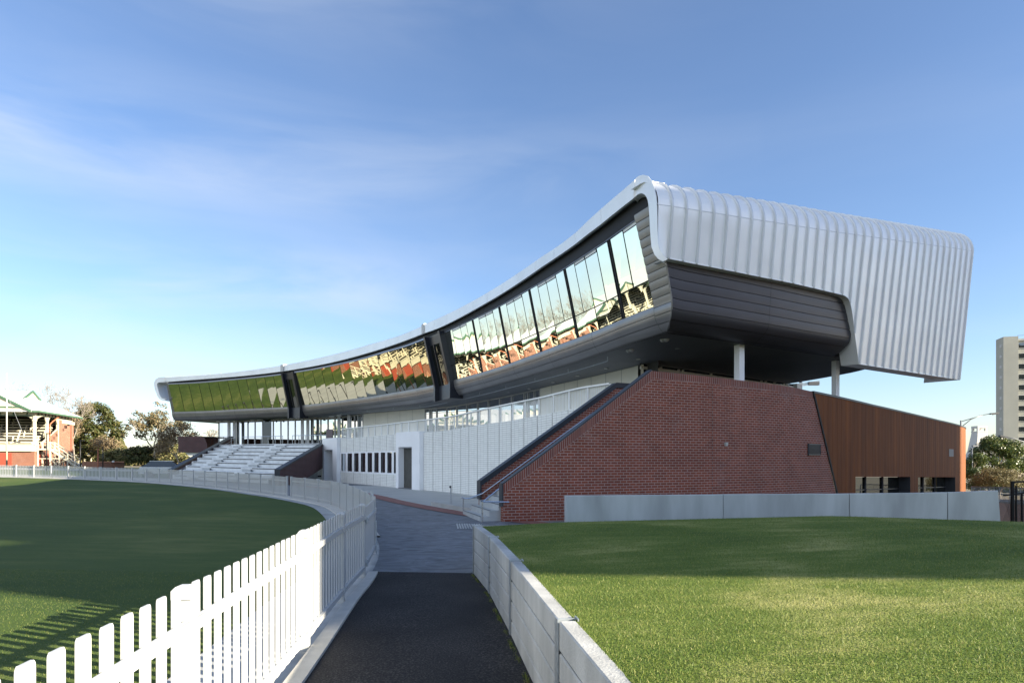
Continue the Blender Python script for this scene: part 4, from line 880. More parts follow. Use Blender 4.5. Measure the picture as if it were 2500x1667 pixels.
# ---- white terrace wall with slatted balustrade
z_wt = TER.row([(831, 1070.5), (860, 1068.5), (900, 1065.5), (940, 1062), (985, 1058), (1034, 1055.5), (1101, 1049), (1170, 1036.5), (1240, 1028), (1324, 1012), (1410, 996)], 0)
z_rt = TER.row([(831, 1047), (881, 1042), (940, 1036), (1000, 1028.5), (1050, 1023), (1101, 1016), (1170, 1001), (1240, 986), (1324, 969), (1410, 948), (1487, 936)], 0)
ht = lambda px: TER.hit(px, 0)[0]
def TP(s, o, z): return (*TER.at(s, o), z)
def zgt(s): return G(*TER.at(s)) - .05
sTn, sTd0, sTd1, sTe = ht(1490), ht(1034), ht(980), ht(831)
step = 1.18
def panels(sa, sb, name, m, holes=None):
    n = int(round((sb - sa) / step)); e = np.linspace(sa, sb, n + 1); mbs = [MB(), MB()]
    for k, (p, q) in enumerate(zip(e, e[1:])):
        g = .022; z0, z1 = zgt, z_wt
        spans = [(lambda s: zgt(s), lambda s: z_wt(s))] if not holes else [(lambda s: zgt(s), holes[0]), (holes[1], lambda s: z_wt(s))]
        for mb, (lo, hi) in zip(mbs, spans):
            rows = [[TP(s, o, f(s)) for s in (p + g, q - g)] for o, f in ((-.10, lo), (0, lo), (0, hi), (-.10, hi))]
            uv = [[(s, v) for s in (p + g, q - g)] for v in (lo(p) - .1, lo(p), hi(p), hi(p) + .1)]
            mb.loft(rows, uv)
            for s in (p + g, q - g): mb.quad(TP(s, 0, lo(s)), TP(s, -.10, lo(s)), TP(s, -.10, hi(s)), TP(s, 0, hi(s)))
    for mb in mbs:
        if mb.v: build(mb, name, m, PAV)
    return e
e_near = panels(sTn, sTd0, 'block_wall', 'white_block')
z_wb = TER.row([(835, 1149.5), (900, 1152), (940, 1153.5), (980, 1155.5)], 0); z_wtp = TER.row([(835, 1106.8), (900, 1105), (940, 1104), (980, 1103.3)], 0)
e_far = panels(sTd1 + .25, sTe, 'panel_wall', 'white_block', holes=(lambda s: z_wb(s) - .10, lambda s: z_wtp(s) + .10))
mb = MB(); u = np.linspace(sTn, sTe + 1.4, 50); mb.loft([[TP(s, -.105, zgt(s)) for s in u], [TP(s, -.105, z_wt(s)) for s in u]]); build(mb, 'wall_backing', 'joint_dark', PAV)
for k, (p, q) in enumerate(zip(e_far, e_far[1:])):
    f = MB(); w = q - p
    for (sa, sb, za, zb) in ((p, q, lambda s: z_wb(s) - .10, lambda s: z_wb(s)), (p, q, lambda s: z_wtp(s), lambda s: z_wtp(s) + .10), (p, p + w * .17, z_wb, z_wtp), (q - w * .17, q, z_wb, z_wtp)):
        rows = [[TP(s, o, fn(s)) for s in (sa, sb)] for o, fn in ((-.06, za), (.012, za), (.012, zb), (-.06, zb))]; f.loft(rows)
    fo_ = build(f, 'window', 'white_wall', PAV)
    g_ = MB(); g_.quad(TP(p + w * .15, -.05, z_wb(p)), TP(q - w * .15, -.05, z_wb(q)), TP(q - w * .15, -.05, z_wtp(q)), TP(p + w * .15, -.05, z_wtp(p))); build(g_, 'pane', 'glass_level_one', fo_)
# white door portals
def portal(sa, sb, label_ceiling, zt_extra=.08):
    w = sb - sa; mb = MB(); z1 = lambda s: z_wt(max(sTn, min(s, sTe))) + zt_extra; zo = lambda s: zgt(s) + (z1(s) - zgt(s)) * .74
    for p, q in ((sa, sa + w * .30), (sb - w * .12, sb)):
        rows = [[TP(s, o, f(s)) for s in (p, q)] for o, f in ((.28, zgt), (.28, z1))]; mb.loft(rows)
        for s in (p, q): mb.quad(TP(s, .28, zgt(s)), TP(s, -1.2, zgt(s)), TP(s, -1.2, z1(s)), TP(s, .28, z1(s)))
    p, q = sa + w * .3, sb - w * .12
    mb.loft([[TP(s, o, f(s)) for s in (p, q)] for o, f in ((-1.2, lambda s: zo(s) - .25), (.28, zo), (.28, z1), (-.5, z1))])
    pt = build(mb, 'door_portal', 'white_wall', PAV)
    d_ = MB(); zz = lambda s: zgt(s) + 2.2; s0 = lin(p, q, .04); s1 = lin(p, q, .96)
    d_.loft([[TP(s, o, f(s)) for s in (s0, s1)] for o, f in ((-1.0, lambda s: zgt(s) + .05), (-.96, lambda s: zgt(s) + .05), (-.96, zz), (-1.0, zz))])
    do = build(d_, 'door', 'white_panel', PAV)
    h_ = MB(); s = lin(s0, s1, .12); h_.tube([TP(s, -.90, zgt(s) + .75), TP(s, -.90, zgt(s) + 1.45)], .014, 6); h_.tube([TP(s, -.96, zgt(s) + .8), TP(s, -.9, zgt(s) + .8)], .012, 5); h_.tube([TP(s, -.96, zgt(s) + 1.4), TP(s, -.9, zgt(s) + 1.4)], .012, 5); build(h_, 'handle', 'cap_dark', do)
    c_ = MB(); c_.quad(TP(p, -1.02, zgt(p)), TP(q, -1.02, zgt(q)), TP(q, -1.02, zo(q)), TP(p, -1.02, zo(p))); build(c_, 'door_surround', 'white_wall', PAV)
    t_ = MB(); t_.loft([[TP(s, o, zgt(s) + z) for s in (p, q)] for o, z in ((-1.1, .12), (.30, .12), (.30, -.05))]); build(t_, 'threshold', 'soffit_dark', PAV)
portal(sTd0 - .0, sTd1 + .25, '')
portal(sTe + .02, TER.s[-1], '')
# balustrade
mb = MB(); po = MB(); sa, sb = ht(1487), ht(833); n = int((sb - sa) / .105)
for k in range(n):
    s = lin(sa, sb, (k + .5) / n); s2 = s + .052
    mb.loft([[TP(s, -.10, z_wt(min(sTe, max(sTn, s))) - .25), TP(s2, -.10, z_wt(min(sTe, max(sTn, s2))) - .25)], [TP(s, -.10, z_rt(s) - .02), TP(s2, -.10, z_rt(s2) - .02)]])
for k in range(int((sb - sa) / 1.18) + 1):
    s = sa + k * 1.18; po.beam(TP(s, -.06, z_wt(max(sTn, s)) - .3), TP(s, -.06, z_rt(s) - .01), .07, .10)
u = np.linspace(sa, sb, 60); po.loft([[TP(s, o, z_rt(s) + z) for s in u] for o, z in ((-.16, -.03), (.0, -.03), (.0, .03), (-.16, .03))], closed=False)
build(mb, 'balustrade_slats', 'white_panel', PAV); build(po, 'balustrade_rail', 'white_panel', PAV)

# ------------------------------------------------------------------ red brick stair block
BS = thing('brick_stair', 'red brick stair block with dark sloping caps in front of the pavilion', 'stair', (1.9, 21.1, G(1.9, 21.1)))
hb = lambda px, o=0: BRK.hit(px, o)[0]
def BP(s, o, z): return (*BRK.at(s, o), z)
z_bt = BRK.row([(1590, 905), (1700, 916), (1800, 927.5), (1900, 939.5), (1980, 955)], 0)       # top of the level part
sB0, sB1, sB2, sB3 = hb(1228), hb(1592), hb(1984), hb(2043)
nw = S(1228, 1183, BRK.hit(1228)[1]).z       # top of the brick at the foot of the stair
def z_brick(s): return lin(nw, z_bt(sB1), (s - sB0) / (sB1 - sB0)) if s < sB1 else z_bt(s)
def z_base(s): return G(*BRK.at(s)) - .12
CAPH = 0.235
def seam_s(z): # slanting seam with the rust-steel cladding: (1984, 955) -> (2043, 1207)
    zt = z_bt(sB2); zb = S(2043, 1207, BRK.hit(2043)[1]).z; return lin(sB3, sB2, (z - zb) / (zt - zb))
def bwall(mb, sa, sb, o, zf, n=40, cap=CAPH, back=False):
    u = list(np.linspace(sa, sb, n)); rows = []; uv = []
    for v in np.linspace(0, 1, 9): rows.append([BP(s, o, lin(z_base(s), zf(s) - cap, v)) for s in u]); uv.append([(s, lin(z_base(s), zf(s) - cap, v)) for s in u])
    mb.loft(rows, uv)
mb = MB(); bwall(mb, sB0, sB1, 0, z_brick, 30)
u = np.linspace(0, 1, 30); rows = []; uv = []
for v in np.linspace(0, 1, 14):
    r_ = []; q_ = []
    for k in u:
        zt = z_bt(lin(sB1, sB2, k)) - CAPH; z = lin(z_base(sB1) - .3, zt, v); s = lin(sB1, seam_s(z), k); z = lin(z_base(s) - .3, z_bt(s) - CAPH, v); r_.append(BP(s, 0, z)); q_.append((s, z))
    rows.append(r_); uv.append(q_)
mb.loft(rows, uv)
# return face at the foot of the stair
def pq(o): return [BP(sB0, o_, z) for o_, z in ((0, z_base(sB0)), (o, z_base(sB0)), (o, nw), (0, nw))]
mb.add([BP(sB0, -.24, z_base(sB0)), BP(sB0, 0, z_base(sB0)), BP(sB0, 0, nw - CAPH), BP(sB0, -.24, nw - CAPH)], [(0, 1, 2, 3)], [[(0, -.2), (.24, -.2), (.24, nw), (0, nw)]])
build(mb, 'brick_wall', 'brick_red', BS)
mb = MB()   # soldier course following the top
u1 = np.linspace(sB0, sB1, 30); u2 = np.linspace(sB1, sB2, 40)
for u in (u1, u2):
    sl = math.hypot(1, (z_brick(u[-1]) - z_brick(u[0])) / (u[-1] - u[0]))
    mb.loft([[BP(s, .006, z_brick(s) - CAPH * (sl if u is u1 else 1)) for s in u], [BP(s, .006, z_brick(s)) for s in u], [BP(s, -.24, z_brick(s)) for s in u], [BP(s, -.24, z_brick(s) - 1.0) for s in u]],
            [[(s * sl, .0) for s in u], [(s * sl, .25) for s in u], [(s * sl, .5) for s in u], [(s * sl, 1.4) for s in u]])
build(mb, 'soldier_course', 'brick_soldier', BS)
mb = MB(); s = hb(1739); mb.loft([[BP(s - .006, .004, z_base(s)), BP(s + .006, .004, z_base(s))], [BP(s - .006, .004, z_bt(s) - .02), BP(s + .006, .004, z_bt(s) - .02)]]); s = hb(1965)
mb.loft([[BP(s - .006, .004, z_base(s)), BP(s + .006, .004, z_base(s))], [BP(s - .006, .004, z_bt(s) - 1.9), BP(s + .006, .004, z_bt(s) - 1.9)]]); build(mb, 'movement_joint', 'black_gap', BS)
# inner parapet of the stair
ia = np.array([-1.06, 23.3]); ib = np.array([3.86, 25.3]); ic = np.array([6.6, 26.55]); idd = (ib - ia) / np.linalg.norm(ib - ia); inn = np.array([idd[1], -idd[0]])
zi0 = S(1174, 1174, 23.3).z; zi1 = S(1503, 936, 25.3).z; zi2 = S(1550, 939.5, 26.5).z
def ip(t, o): p = lin(ia, ib, t) if t <= 1 else lin(ib, ic, t - 1); return p + inn * o
def zi(t): return lin(zi0, zi1, t) if t <= 1 else zi1
mb = MB(); u = list(np.linspace(0, 1, 20)) + [1.5, 2.0]; Li = np.linalg.norm(ib - ia)
mb.loft([[(*ip(t, 0), lin(-.3, zi(t) - .05, v)) for t in u] for v in np.linspace(0, 1, 9)], [[(t * Li, lin(-.3, zi(t) - .05, v)) for t in u] for v in np.linspace(0, 1, 9)])
mb.loft([[(*ip(t, -.24), z) for t in u[::-1] for z in (0,)][:0] or [(*ip(t, -.24), -.3) for t in u[::-1]], [(*ip(t, -.24), zi(t) - .05) for t in u[::-1]]], [[(t * Li, 0) for t in u], [(t * Li, zi(t)) for t in u]])
mb.add([(*ip(0, -.24), -.3), (*ip(0, 0), -.3), (*ip(0, 0), zi0), (*ip(0, -.24), zi0)], [(0, 1, 2, 3)], [[(0, 0), (.24, 0), (.24, 1.3), (0, 1.3)]])
build(mb, 'inner_parapet', 'brick_red', BS)
# dark metal caps
mb = MB(); sec = [(.05, -.16), (.05, .03), (-.30, .03), (-.30, -.16)]
mb.loft([[(*ip(t, o), zi(t) + z) for o, z in sec] for t in u]); mb.add([(*ip(0, o), zi(0) + z) for o, z in sec], [(0, 1, 2, 3)])
x0 = ip(0, -.12); mb.box((x0[0] - .02, x0[1], (zi0 + .45) / 2 + .0), (.05, .36, zi0 - .42), rz=math.atan2(idd[1], idd[0])); build(mb, 'cap', 'cap_dark', BS)
mb = MB(); mb.loft([[BP(s, o, z_brick(s) + z) for o, z in ((-.015, -.03), (-.015, .05), (-.30, .05), (-.30, -.5))] for s in u1])
x0 = BRK.at(sB0, -.12); mb.box((x0[0] - .018, x0[1], nw - .30), (.05, .27, .70), rz=R(20)); build(mb, 'cap', 'cap_dark', BS)
# treads
mb = MB(); ns = 21; gz = G(0, 21)
so, si = sB0, 0.0
for k in range(ns):
    t0 = (k - 2.2) / (ns - 3.2) ; t1 = (k - 1.2) / (ns - 3.2)
    f = lambda t, o: np.array(BRK.at(lin(sB0, sB1, t) if t >= 0 else sB0 + t * (sB1 - sB0), -.24)) * (1 - o) + ip(0, 0) * 0 + (lin(ia, ib, t)) * o
    h = gz + (k + 1) * 0.172
    A, B_ = f(t0, 0), f(t0, 1); C_, D = f(t1, 1), f(t1, 0)
    mb.quad((*A, h - .172), (*B_, h - .172), (*B_, h), (*A, h)); mb.quad((*A, h), (*B_, h), (*C_, h), (*D, h))
    for P_, Q_ in ((A, D), (B_, C_)): mb.quad((*P_, gz - .2), (*Q_, gz - .2), (*Q_, h), (*P_, h))
build(mb, 'steps', 'concrete_step', BS)
mb = MB()
for k in range(ns):
    t0 = (k - 2.2) / (ns - 3.2); h = gz + (k + 1) * 0.172 + .004; A, B_ = f(t0, 0), f(t0, 1); e = (f(t0 + .2, 0) - A); e = e / np.linalg.norm(e)
    mb.quad((*(A - e * .005), h), (*(B_ - e * .005), h), (*(B_ + e * .06), h), (*(A + e * .06), h))
build(mb, 'nosing', 'cap_dark', BS)
# stainless handrails
def rail(pts, r, name='handrail', parent=BS): mb = MB(); mb.tube(pts, r, 8); return build(mb, name, 'stainless', parent, smooth=40)
for dz in (0, -.32):
    P = [Vector((*ip(t, .12), zi(t) - .42 + dz)) for t in (.0, .94)] + [Vector((*ip(1.04, .12), zi(.94) - .42 + dz)), Vector((*ip(1.35, .12), zi(.94) - .42 + dz))]
    if dz == 0: P = [S(1127, 1213.5, 23.0), S(1134, 1216, 23.0), S(1146, 1216, 23.1)] + P
    rail(P, .022)
rail([S(1131, 1215, 23.0), S(1131, 1281, 23.0)], .021); rail([S(1146, 1215.5, 23.1), S(1171, 1213.5, 23.3)], .018)
rail([S(1218, 1193, 20.35), S(1180, 1223.5, 20.0), S(1174, 1222, 20.0)], .024); rail([S(1180, 1224.5, 20.0), S(1243, 1225, 20.2)], .024); rail([S(1177.5, 1225, 20.0), S(1177.5, 1277, 20.0)], .024)
for t in (.2, .45, .7, .92): mb = MB(); mb.tube([(*ip(t, 0), zi(t) - .50), (*ip(t, .12), zi(t) - .50), (*ip(t, .12), zi(t) - .44)], .01, 5); build(mb, 'rail_bracket', 'stainless', BS)
# wall light and louvre on the brick
p = S(1773, 1083, BRK.hit(1773)[1] - .05); mb = MB(); mb.box(p, (.09, .10, .09), rz=R(25)); mb.box(p + Vector((0, 0, -.06)), (.075, .08, .03), rz=R(25)); build(mb, 'wall_light', 'white_paint', BS)
s0, s1 = hb(1972), hb(2000.5); c = BRK.hit(1986)[1]; zt, zb = S(1986, 1084, c).z, S(1986, 1110, c).z; mb = MB()
mb.loft([[BP(s, .004, z) for s in (s0, s1)] for z in (zb, zt)]); lb = build(mb, 'vent_louvre', 'black_gap', BS)
mb = MB()
for k in range(11): z = lin(zb, zt, (k + .3) / 11); mb.loft([[BP(s, o, z + e) for s in (s0, s1)] for o, e in ((.012, 0), (.045, -.018), (.045, -.004), (.012, .018))])
for s in (s0, s1): mb.beam(BP(s, .03, zb), BP(s, .03, zt), .04, .05)
for z in (zb, zt): mb.beam(BP(s0, .03, z), BP(s1, .03, z), .05, .04)
build(mb, 'louvre_blade', 'cap_dark', lb)

# ------------------------------------------------------------------ rust steel annex
CX_ = thing('rust_steel_annex', 'low annex clad in rust coloured weathering steel, rounded at its sunlit end', 'annex', (19.3, 33.6, G(19.3, 33.6)))
z_ct = BRK.row([(1984, 955), (2050, 969), (2130, 988), (2210, 1006), (2290, 1025), (2340, 1037), (2372, 1044)], 0.03)
sC1 = BRK.s[-1]; win = [(hb(2087), hb(2221)), (hb(2240), hb(2331))]; z_wh = BRK.row([(2087, 1163.5), (2150, 1163.6), (2240, 1163.8), (2331, 1164.5)], 0.03)
def cz(s, v): return lin(G(*BRK.at(s)) - .6, z_ct(s), v)
mb = MB(); u = sorted(list(np.linspace(sB3 + .02, sC1, 80)) + [w for p in win for w in p])
for a, b in zip(u, u[1:]):
    m_ = (a + b) / 2; inw = any(p < m_ < q for p, q in win)
    lo = (lambda s: z_wh(s)) if inw else (lambda s: cz(s, 0))
    n = 4; mb.loft([[BP(s, .03, lin(lo(s), z_ct(s), k / n)) for s in (a, b)] for k in range(n + 1)], [[(s, lin(lo(s), z_ct(s), k / n)) for s in (a, b)] for k in range(n + 1)])
# sliver up to the slanting seam
zs_ = np.linspace(S(2043, 1207, BRK.hit(2043)[1]).z - .6, z_bt(sB2), 12)
rows = []; uv = []
for k in range(12):
    t = k / 11; ss_ = sB3 + .02; z2 = lin(cz(ss_, 0), z_ct(ss_), t); z1 = lin(cz(ss_, 0), z_bt(sB2), t); sl_ = seam_s(z1) + .05; r_ = [BP(lin(sl_, ss_, j / 3), .03, lin(z1, z2, j / 3)) for j in range(4)]; rows.append(r_); uv.append([(lin(sl_, ss_, j / 3), lin(z1, z2, j / 3)) for j in range(4)])
mb.loft(rows, uv); build(mb, 'steel_cladding', 'corten', CX_)
mb = MB(); mb.loft([[BP(seam_s(z) + e, o, z) for e, o in ((-.03, .0), (-.03, .045), (.07, .045), (.07, .03))] for z in zs_]); build(mb, 'seam_trim', 'black_gap', CX_)
mb = MB()    # standing folds
for s in np.arange(sB2 + .4, sC1, .42):
    inw = any(p - .02 < s < q + .02 for p, q in win); zl = z_wh(s) if inw else cz(s, 0)
    if s < sB3: zl = max(zl, lin(zs_[0], zs_[-1], (sB3 - s) / (sB3 - sB2)) + .05)
    mb.loft([[BP(s - .010, .03, z), BP(s - .005, .034, z), BP(s + .005, .034, z), BP(s + .010, .03, z)] for z in (zl, z_ct(max(s, sB2)) if s > sB3 else z_bt(sB2) - (s - sB2) * .12)], [[(s, zl)] * 4, [(s, z_ct(s))] * 4])
build(mb, 'cladding_fold', 'corten', CX_)
mb = MB(); u3 = np.linspace(sB2, sC1, 60); mb.loft([[BP(s, o, z_ct(s) + z) for s in u3] for o, z in ((.06, -.06), (.06, .02), (-.3, .02))]); build(mb, 'roof_trim', 'cap_dark', CX_)
mb = MB(); mb.loft([[BP(s, .02, z_ct(s)) for s in u3], [BP(s, -9, z_ct(s)) for s in u3]]); build(mb, 'roof', 'cap_dark', CX_)
for p, q in win:
    w = q - p; mb = MB(); rec = -.55
    for s in (p, q): mb.quad(BP(s, .03, cz(s, 0)), BP(s, rec, cz(s, 0)), BP(s, rec, z_wh(s)), BP(s, .03, z_wh(s)))
    mb.loft([[BP(s, o, z_wh(s)) for s in np.linspace(p, q, 8)] for o in (.03, rec)]); wf = build(mb, 'window', 'cap_dark', CX_)
    mb = MB(); mb.loft([[BP(s, rec + .06, cz(s, 0)) for s in np.linspace(p, q, 8)], [BP(s, rec + .06, z_wh(s) - .02) for s in np.linspace(p, q, 8)]]); build(mb, 'pane', 'glass_house', wf)
    mb = MB()
    for k in (.33, .64): s = lin(p, q, k); mb.beam(BP(s, rec + .1, cz(s, 0)), BP(s, rec + .1, z_wh(s)), .08, .06)
    u_ = np.linspace(p, q, 6); mb.loft([[BP(s, rec + .1, z_wh(s) - .62) for s in u_], [BP(s, rec + .1, z_wh(s) - .57) for s in u_]]); build(mb, 'glazing_bar', 'cap_dark', wf)
s0, s1 = hb(2315), hb(2326); d = BRK.hit(2320)[1]; mb = MB(); zt, zb = S(2320, 1096, d).z, S(2320, 1114, d).z
mb.loft([[BP(s, .05, z) for s in (s0, s1)] for z in (zb, zt)]); build(mb, 'wall_vent', 'soffit_dark', CX_)

# ------------------------------------------------------------------ concrete seating terrace
SEAT = thing('seating_terrace', 'pale concrete seating tiers between two sloping brick walls', 'seating', (-21, 58, G(-21, 58)))
A0, B0 = np.array([-26.6, 53.5]), np.array([-16.6, 46.5]); C0, D0 = np.array([-31.0, 72.5]), np.array([-15.9, 58.6])
NT = 9; mb = MB(); st_ = MB(); jn = MB()
zt0, zt1 = 0.35, 3.05
for k in range(NT):
    a, b = lin(A0, C0, k / NT), lin(B0, D0, k / NT); a2, b2 = lin(A0, C0, (k + 1) / NT), lin(B0, D0, (k + 1) / NT); h = zt0 + (zt1 - zt0) * (k) / (NT - 1); hp = h - .34
    mb.quad((*a, hp + tilt(a[0])), (*b, hp + tilt(b[0])), (*b, h + tilt(b[0])), (*a, h + tilt(a[0]))); mb.quad((*a, h + tilt(a[0])), (*b, h + tilt(b[0])), (*b2, h + tilt(b2[0])), (*a2, h + tilt(a2[0])))
    for f in (.20, .62):     # aisle half steps
        p, q = lin(a, b, f), lin(a, b, f + .085); n_ = (a2 - a) / np.linalg.norm(a2 - a); o_ = -n_ * .45
        st_.loft([[(*(p + o_), h - .17 + tilt(p[0])), (*(q + o_), h - .17 + tilt(q[0]))], [(*p, h - .17 + tilt(p[0])), (*q, h - .17 + tilt(q[0]))]]); st_.quad((*(p + o_), h - .34 + tilt(p[0])), (*(q + o_), h - .34 + tilt(q[0])), (*(q + o_), h - .17 + tilt(q[0])), (*(p + o_), h - .17 + tilt(p[0])))
    for f0, f1 in ((.29, .60), (.71, .985), (.02, .17)):   # shadow gap under the seat plank
        p, q = lin(a, b, f0), lin(a, b, f1); n_ = (a2 - a) / np.linalg.norm(a2 - a); o_ = -n_ * .02
        jn.quad((*(p + o_), h - .12 + tilt(p[0])), (*(q + o_), h - .12 + tilt(q[0])), (*(q + o_), h - .06 + tilt(q[0])), (*(p + o_), h - .06 + tilt(p[0])))
build(mb, 'tier', 'concrete_tier', SEAT); build(st_, 'aisle_step', 'concrete_step', SEAT); build(jn, 'seat_joint', 'joint_dark', SEAT)
def flank(P, Q, za, zb, name, width, brick, cz0=None):
    """raking parapet from P to Q (plan), heights za..zb are (bottom, top)"""
    P, Q = np.array(P), np.array(Q); d = (Q - P) / np.linalg.norm(Q - P); n = np.array([d[1], -d[0]]) * width; L = np.linalg.norm(Q - P); mb = MB()
    for o in (np.zeros(2), n):
        a, b = P + o, Q + o; rows = [[(*a, lin(za[0], za[1], v)), (*b, lin(zb[0], zb[1], v))] for v in np.linspace(0, 1, 6)]
        mb.loft(rows, [[(0, r_[0][2]), (L, r_[1][2])] for r_ in rows])
    mb.add([(*P, za[0]), (*(P + n), za[0]), (*(P + n), za[1]), (*P, za[1])], [(0, 1, 2, 3)], [[(0, za[0]), (.3, za[0]), (.3, za[1]), (0, za[1])]])
    w = build(mb, name, brick, SEAT); c = MB(); e = n * .12
    c.loft([[(*(p + o), z + h) for o, h in ((-e, -.05), (-e, .06), (n + e, .06), (n + e, -.05))] for p, z in ((P - d * .05, za[1] - .03), (Q, zb[1]))]); c.add([(*(P - d * .06 + o), za[1] - .03 + h) for o, h in ((-e, -.55), (-e, .06), (n + e, .06), (n + e, -.55))], [(0, 1, 2, 3)])
    build(c, 'cap', 'cap_dark', w); return w
R0 = S(672, 1146, 45.2); R1 = S(799, 1073, 57.5)
flank((R0.x, R0.y), (R1.x, R1.y), (-.5, R0.z), (R1.z - 1.95, R1.z), 'flank_wall', .3, 'brick_plum')
mb = MB(); a = S(736, 1162, 51.5); b = S(799, 1127, 57.4); mb.quad((a.x, a.y, -.4), (b.x, b.y, -.4), (b.x, b.y, b.z + .05), (a.x, a.y, a.z)); build(mb, 'flank_plinth', 'concrete_wall', SEAT)
mb = MB(); mb.beam(a + Vector((.03, -.03, 0)), b + Vector((.03, -.03, 0.05)), .06, .10); build(mb, 'plinth_cap', 'cap_dark', SEAT)
mb = MB(); p = S(780, 1162, 55); mb.box(p, (.3, .06, .12), rz=R(45)); build(mb, 'plinth_vent', 'black_gap', SEAT)
L0 = S(412, 1146, 57.0); L1 = S(561, 1066, 75.5)
flank((L0.x, L0.y), (L1.x, L1.y), (-.3, L0.z), (L1.z - 1.3, L1.z), 'flank_wall', .35, 'brick_plum')
mb = MB(); d_ = (L1 - L0).normalized(); e = Vector((.55, -.2, -.30)); mb.tube([L0 + e, L1 + e], .03, 6); build(mb, 'handrail', 'galvanised', SEAT)
# cantilevered brick terrace end on the far side
a, b, c_ = S(435, 1065, 77), S(497, 1065, 77), S(506, 1083, 77); e_ = S(504, 1104, 77); f_ = S(435, 1104, 77); mb = MB(); off = Vector((1.5, 7, 0))
poly = [f_, e_, Vector((c_.x, c_.y, c_.z)), b, a]; mb.add([*poly], [(0, 1, 2, 3, 4)], [[(p.x, p.z) for p in poly]]); mb.quad(a, b, b + off, a + off); mb.quad(f_, f_ + off, a + off, a, [(0, f_.z), (7, f_.z), (7, a.z), (0, a.z)]); mb.quad(f_, e_, e_ + off, f_ + off); build(mb, 'terrace_end_wall', 'brick_plum', SEAT)
mb = MB(); mb.loft([[f_ + Vector((.6, .4, -.02)), e_ + Vector((0, .4, -.02))], [f_ + Vector((.9, .4, -.32)), e_ + Vector((0, .4, -.32))], [f_ + Vector((1.2, 5, -.32)), e_ + Vector((0, 5, -.32))]]); build(mb, 'terrace_end_soffit', 'white_wall', SEAT)
mb = MB(); mb.loft([[Vector((a.x + 2, 80, -.5)), Vector((a.x + 5, 80, -.5))], [Vector((a.x + 2, 80, f_.z)), Vector((a.x + 5, 80, f_.z))]]); build(mb, 'terrace_pier', 'white_wall', SEAT)
def guard(pts, npost, h, name='guard_rail', mids=0, m='galvanised', parent=SEAT):
    mb = MB(); P = [Vector(p) for p in pts]; top = [p + Vector((0, 0, h)) for p in P]; mb.tube(top, .028, 6)
    for k in range(npost + 1):
        t = k / npost * (len(P) - 1); i = min(int(t), len(P) - 2); q = P[i].lerp(P[i + 1], t - i); mb.tube([q, q + Vector((0, 0, h))], .026, 6)
    build(mb, name, m, parent)
def gp(px, d): p = S(px, 1086, d); return p
guard([gp(590, 70.5), gp(690, 64)], 6, .83); guard([gp(714, 62.4), gp(796, 58.6)], 5, .86); guard([gp(564.5, 72), gp(572, 72)], 1, .7)
guard([S(503, 1084, 78), S(556, 1084, 78)], 5, .85, m='cap_dark')
mb = MB(); mb.box(S(805, 1062, 57.0), (.5, .3, .95)); build(mb, 'brick_pier', 'brick_plum', SEAT)

# ------------------------------------------------------------------ things on the forecourt
a = S(1052, 1231, 26.2); mb = MB(); P = [S(1052, 1226, 27.2), S(1155.5, 1256, 23.1), S(1170, 1222, 25.5), S(1060, 1223, 28.6)]
gz_ = G(-2, 25); P = [Vector((p.x, p.y, gz_ + .24)) for p in P]; mb.prism([(p.x, p.y) for p in P], gz_ - .05, gz_ + .20); o = build(mb, 'concrete_plinth', 'forecourt', base=(P[1].x, P[1].y, gz_)); tag(o, 'low grey concrete plinth on the forecourt left of the brick stair', 'plinth')
t = thing('marker_post', 'thin steel marker post standing on the grey forecourt plinth', 'post', S(1100.5, 1232, 25.9)); mb = MB(); mb.tube([S(1100.5, 1233, 25.9), S(1100.5, 1187, 25.9)], .022, 8); build(mb, 'pole', 'galvanised', t); mb = MB(); mb.box(S(1099.5, 1188, 25.9), (.07, .07, .08)); build(mb, 'head', 'cap_dark', t)
mb = MB(); 
for i in range(8):
    for j in range(10):
        x = -1.42 + j * .07 - i * .02; y = 18.0 + i * .19; mb.box((x, y, G(x, y) + .034), (.035, .15, .012))
o = build(mb, 'tactile_paving', 'concrete_step', base=(-1, 18.8, 0)); tag(o, 'ribbed metal tactile strip set in the path at the stair foot', 'tactile paving')

# ------------------------------------------------------------------ old grandstand across the oval
gx_, gy_ = -72.75, 104.0
ST = thing('grandstand', 'old cream and red brick grandstand with white gabled roof across the oval', 'grandstand', (gx_, gy_, G(gx_, gy_) + .1), rz=R(11.8))
ST.scale = (1.18, 1.18, 1.18)
LEN = 52.0
def lb(mb, name, m, parent=ST, smooth=False): return build(mb, name, m, parent, local=True, smooth=smooth)
mb = MB(); EV, RG = 7.1, 10.2     # eave and ridge heights
GC = [-3.55 - 14.5 * k for k in range(4)]
f = (-LEN, -0.9, EV); r = (1.0, -0.9, EV); bk_ = (1.0, 12.4, EV); bl = (-LEN, 12.4, EV); k0 = (-2.9, 6.2, RG); k1 = (-LEN, 6.2, RG); g0 = (-2.9, 4.0, 9.2); g1 = (-2.9, 8.4, 9.2)
th = 0.10
mb.add([f, r, g0, k0, k1], [(0, 1, 2, 3, 4)]); mb.add([bl, bk_, g1, k0, k1], [(4, 3, 2, 1, 0)]); mb.add([r, bk_, g1, g0], [(0, 1, 2, 3)])
mb.add([(p[0], p[1], p[2] - th) for p in (f, r, bk_, bl)], [(3, 2, 1, 0)])
for c in GC:      # cross gables over the front
    w, ap = 3.7, 8.95; yb = 2.9
    for s in (-1, 1): mb.quad((c, -1.4, ap), (c, 3.2, ap), (c + s * w, -.6, EV - .02), (c + s * w, -1.4, EV - .02))
lb(mb, 'roof', 'roof_white')
mb = MB(); mb.add([g0, g1, (k0[0], 6.2, RG - .08)], [(0, 1, 2)]); lb(mb, 'roof_gablet', 'cream_timber')
